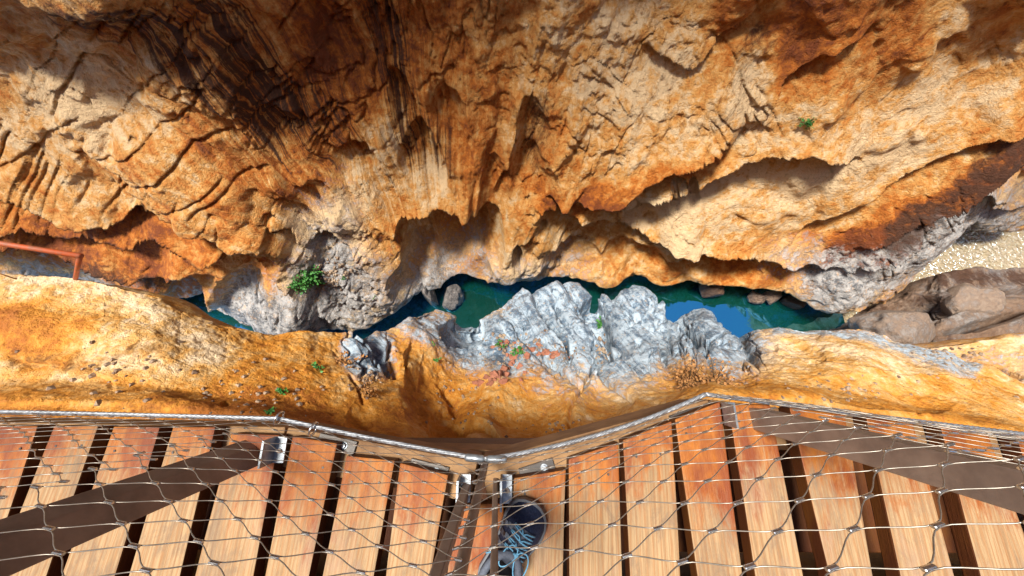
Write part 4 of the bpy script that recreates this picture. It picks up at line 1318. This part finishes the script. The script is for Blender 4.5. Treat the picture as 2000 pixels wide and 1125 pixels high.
# grey side strips on the inner flank
for t0 in (0.46, 0.55, 0.64):
    sv, sf = [], []
    for i in range(9):
        fz = i / 8
        for dt in (0, 0.045):
            t = t0 + dt + 0.05 * fz
            ring = upper_ring(t)
            k = int(round(NS / 2 - fz * NS * 0.2))
            p = ring[k]
            sv.append(Vector((p.x * 1.045 - 0.0005, p.y, p.z * 1.01 + 0.001)))
    for i in range(8):
        sf.append((2 * i, 2 * i + 1, 2 * i + 3, 2 * i + 2))
    to_shoe('side_strip', sv, sf, M_SHGREY, shoe)
for i in range(4):
    t = 0.54 + 0.06 * i
    h = upper_h(t) + 0.0095
    pts = [Vector((s * 0.027, (t + (0.02 if s > 0 else -0.0) + 0.02 * abs(s)) * SL, h - 0.011 * s * s)) for s in np.linspace(-1, 1, 9)]
    to_shoe('lace', *tube(pts, 0.0017, 6), M_LACE, shoe)
    pts = [Vector((-s * 0.027, (t + (0.035 if s > 0 else 0.0)) * SL, h + 0.002 - 0.011 * s * s)) for s in np.linspace(-1, 1, 9)]
    to_shoe('lace', *tube(pts, 0.0017, 6), M_LACE, shoe)
kc = Vector((0.004, 0.56 * SL, upper_h(.56) + 0.016))
for sx, ln in ((-1, 0.034), (1, 0.045)):
    loopp = []
    for a in np.linspace(0, 2 * math.pi, 22)[:-1]:
        r_ = ln * (0.5 - 0.5 * math.cos(a))
        q = Vector((sx * r_ * 0.8, (-0.45 + 0.30 * math.sin(a) * 0.8) * r_ + 0.02 * math.sin(a), 0.004 - 0.5 * r_ + 0.012 * math.sin(a / 2)))
        loopp.append(kc + q)
    to_shoe('lace_bow', *tube(loopp, 0.0015, 6, closed=True), M_LACE, shoe)
    end = [kc + Vector((sx * 0.0075 * k, -0.002 * k - 0.0006 * k * k, -0.0045 * k)) for k in range(8)]
    to_shoe('lace', *tube(end, 0.0015, 6), M_LACE, shoe)
v, f = tube([kc + Vector((-0.007, 0, 0)), kc + Vector((0.0, 0.002, 0.003)), kc + Vector((0.007, 0, 0))], [0.003, 0.0055, 0.003], 8)
to_shoe('lace_knot', v, f, M_LACE, shoe)
# the leg: foot in the shoe, ankle, shin, knee and thigh leaning back out of view
lp = [(0.0, 0.55, 0.045, .022), (0.0, 0.42, 0.055, .028), (0, 0.34, 0.062, .027), (0, 0.27, 0.09, .027), (0.0, 0.20, 0.13, .030), (0.0, -0.05, 0.24, .042), (0.0, -0.28, 0.36, .052), (0.0, -0.5, 0.47, .058), (0.0, -0.95, 0.60, .075)]
pts = [Vector((a, b_ * SL, c)) for a, b_, c, r_ in lp]
dense, rad = [], []
for i in range(len(pts) - 1):
    for s in range(5):
        t = s / 5
        dense.append(pts[i].lerp(pts[i + 1], t)); rad.append(lp[i][3] + (lp[i + 1][3] - lp[i][3]) * t)
dense.append(pts[-1]); rad.append(lp[-1][3])
to_shoe('leg', *tube(dense, rad, 16), M_LEG, person)

# ------------------------------------------------------------------ old handrail on the left
hr = empty('handrail', V_at(150, 545, -2.05))
tag(hr, 'rusty orange pipe handrail with one short post above the left rock', 'handrail')
bpy.context.view_layer.update()
zt = -1.55
a, b = V_at(-420, 410, zt - 0.05), V_at(158, 500, zt)
o = mesh_obj('rail_pipe', *tube([a, a.lerp(b, .5), b], 0.021, 12), M_PIPE, smooth=True); child(o, hr)
pb = V_at(147, 546, -2.15)
o = mesh_obj('post', *tube([b + Vector((-0.02, 0, -0.01)), pb], 0.017, 12), M_PIPE, smooth=True); child(o, hr)

# ------------------------------------------------------------------ plants
def plant(name, px, py, size, n, label, group, cat, leaf=0.16, mat=M_LEAF, upright=0.5, seed=0, toward=None):
    r = random.Random(seed)
    base = surf(px, py)
    root = empty(name, base)
    tag(root, label, cat, group)
    # plants on rock lean into the open, roughly to the light
    ax = Vector((0, -0.55, 0.83)) if base.y > 3 else Vector((0, 0.15, 1))
    stems, leaves = [], []
    nst = max(4, n // 12)
    for s in range(nst):
        d = (ax * upright + Vector((r.gauss(0, .6), r.gauss(0, .45), r.gauss(0, .4)))).normalized()
        L = size * r.uniform(0.4, 1.0)
        pts = [Vector((0, 0, -0.02 * size)) + d * (L * k / 4) + Vector((0, 0, -0.12 * L * (k / 4) ** 2)) for k in range(5)]
        stems.append(tube(pts, [size * 0.018 * (1 - k / 6) for k in range(5)], 4))
        for _ in range(max(4, n // nst)):
            t = r.uniform(0.25, 1.0)
            p = pts[0].lerp(pts[4], t) + Vector((r.gauss(0, .09), r.gauss(0, .09), r.gauss(0, .07))) * size
            ld = (d * 0.4 + Vector((r.gauss(0, 1), r.gauss(0, 1), r.gauss(0.3, 1)))).normalized()
            sd = ld.cross(Vector((r.gauss(0, .4), r.gauss(0, .4), 1))).normalized()
            ll = size * leaf * r.uniform(0.6, 1.3); w = ll * r.uniform(0.28, 0.42)
            up = sd.cross(ld) * ll * 0.12
            leaves.append(([p, p + ld * ll * .35 + sd * w + up, p + ld * ll * .7 + sd * w * .7 + up, p + ld * ll, p + ld * ll * .7 - sd * w * .7 + up, p + ld * ll * .35 - sd * w + up, p + ld * ll * .5],
                           [(0, 1, 6), (1, 2, 6), (2, 3, 6), (3, 4, 6), (4, 5, 6), (5, 0, 6)]))
    o = mesh_obj('stems', *merge(stems), M_STEM); o.parent = root
    o = mesh_obj('foliage', *merge(leaves), mat); o.parent = root
    return root
GP = 'green plants rooted in the rock'
plant('shrub', 604, 545, 0.55, 620, 'biggest bright green shrub on the pale far cliff, above the waterline', GP, 'shrub', 0.16, seed=1)
plant('shrub', 580, 555, 0.30, 160, 'green sprig just left of the biggest shrub on the far cliff', GP, 'shrub', 0.2, seed=2)
plant('shrub', 1576, 240, 0.26, 160, 'small green shrub alone high on the right of the far cliff', GP, 'shrub', 0.2, seed=3)
plant('shrub', 672, 542, 0.12, 50, 'tiny green tuft right of the biggest shrub on the far cliff', GP, 'shrub', 0.3, seed=4)
plant('shrub', 732, 581, 0.10, 40, 'tiny green tuft low on the pale buttress near the water', GP, 'shrub', 0.3, seed=5)
plant('herb', 620, 721, 0.10, 60, 'small green tuft on the smooth ochre slope left of the grey outcrop', GP, 'plant', 0.3, seed=6)
plant('herb', 553, 768, 0.09, 60, 'spindly green seedling on bright ochre rock above the cable', GP, 'plant', 0.3, seed=7)
plant('herb', 532, 806, 0.07, 60, 'low green tuft touching the railing cable at the left post', GP, 'plant', 0.3, seed=8)
plant('herb', 850, 706, 0.10, 40, 'tiny dark green sprig at the rim of the ochre bowl', GP, 'plant', 0.3, seed=9)
plant('herb', 844, 676, 0.09, 30, 'tiny green sprig on pale rock above the ochre bowl', GP, 'plant', 0.3, seed=10)
plant('herb', 975, 676, 0.14, 50, 'small green sprig at the top of the brick rubble', GP, 'plant', 0.3, seed=11)
plant('herb', 1015, 686, 0.18, 60, 'flat green tuft right of the brick rubble under the grey slabs', GP, 'plant', 0.3, seed=12)
plant('herb', 1172, 632, 0.2, 60, 'green tuft in the gully between the two grey slabs', GP, 'plant', 0.3, seed=13)
plant('dry_bush', 716, 768, 0.20, 150, 'brown twiggy bush with few leaves on the ochre slope', 'dry plants on the near rock', 'bush', 0.14, M_DRY, seed=14)
plant('dry_bush', 682, 712, 0.22, 140, 'yellow-green straggly plant below the small grey outcrop', 'dry plants on the near rock', 'bush', 0.16, M_DRY, seed=15)
plant('dry_bush', 1345, 750, 0.42, 500, 'spreading orange dry bush just above the right railing corner', 'dry plants on the near rock', 'bush', 0.10, M_DRY, seed=16)
plant('dry_bush', 1395, 745, 0.34, 300, 'right-hand half of the orange dry scrub behind the railing post', 'dry plants on the near rock', 'bush', 0.10, M_DRY, seed=17)

# bare twig at the far left
base = surf(32, 545)
pts = [base, base + Vector((-0.06, 0.03, 0.10)), base + Vector((-0.16, 0.06, 0.16)), base + Vector((-0.30, 0.12, 0.20))]
o = mesh_obj('twig', *tube(pts, [0.006, 0.005, 0.004, 0.002], 6), M_DRY, smooth=True)
tag(o, 'thin bare curved twig at the left rim of the pale rock', 'twig')

# ------------------------------------------------------------------ broken bricks on the slope
def brick_mesh(seed):
    r = random.Random(seed)
    bm = bmesh.new(); bmesh.ops.create_cube(bm, size=1.0)
    for v_ in bm.verts:
        v_.co = Vector((v_.co.x * 0.14 * r.uniform(.6, 1.15), v_.co.y * 0.10 * r.uniform(.6, 1.15), v_.co.z * 0.06 * r.uniform(.6, 1.2)))
    bmesh.ops.bevel(bm, geom=list(bm.edges), offset=0.006, segments=1, affect='EDGES')
    me = bpy.data.meshes.new('brick_fragment'); bm.to_mesh(me); bm.free()
    me.materials.append(M_BRICK)
    return me
BM = [brick_mesh(s) for s in range(6)]
rb_ = random.Random(5)
spots = []
for k in range(46):
    t = rb_.random()
    cx = 985 + 22 * math.sin(t * 5) + rb_.gauss(0, 19); cy = 668 + t * 85
    spots.append((cx, cy))
for k in range(14):
    t = rb_.random(); spots.append((1045 + 70 * t + rb_.gauss(0, 4), 682 + 22 * t + rb_.gauss(0, 4)))
for cx, cy in spots:
    o = bpy.data.objects.new('brick_fragment', rb_.choice(BM))
    p = surf(cx, cy)
    o.location = p + Vector((0, 0, 0.02))
    o.rotation_euler = (rb_.uniform(-.5, .5), rb_.uniform(-.5, .5), rb_.uniform(0, 6.3))
    s = rb_.uniform(0.35, 0.95); o.scale = (s, s, s)
    tag(o, 'broken red brick piece in the rubble below the grey slabs', 'brick', 'red brick rubble on the slope')
    link(o)

# ------------------------------------------------------------------ loose grit and small stones lying on the slope
def pebbles():
    r = random.Random(31)
    parts = []
    zones = [(1000, 690, 60, 40, 170), (1090, 690, 50, 14, 60), (1175, 690, 12, 40, 60), (900, 780, 60, 50, 60), (640, 530, 40, 30, 90), (1330, 720, 60, 20, 60), (500, 760, 120, 40, 50),
             (1650, 760, 200, 30, 60), (1840, 690, 60, 20, 60), (200, 720, 180, 50, 40), (1060, 840, 70, 20, 40), (715, 740, 30, 30, 40)]
    for cx, cy, sx, sy, n in zones:
        for _ in range(n):
            p = surf(cx + r.gauss(0, sx * 0.6), cy + r.gauss(0, sy * 0.6), 4)
            s_ = r.uniform(0.008, 0.03) * (1.6 if p.z < -5 else 1.0) * (1.8 if p.y > 3 else 1.0)
            b_ = [p + Vector((r.uniform(.6, 1.2) * s_ * math.cos(a), r.uniform(.6, 1.2) * s_ * math.sin(a), -0.3 * s_)) for a in (0.3, 1.6, 2.7, 4.0, 5.2)]
            t_ = [p + (q - p) * r.uniform(0.4, 0.8) + Vector((0, 0, s_ * r.uniform(0.5, 1.1))) for q in b_]
            parts.append(prism(b_, t_))
    o = mesh_obj('pebbles', *merge(parts), flat_mat('loose_stone', (0.36, 0.27, 0.19), 0.9, 0, 0.2, 0.4, 3.0, (0.16, 0.10, 0.07)))
    tag(o, 'loose grit and small stones scattered over the rock ledges', 'pebbles', kind='stuff')
pebbles()
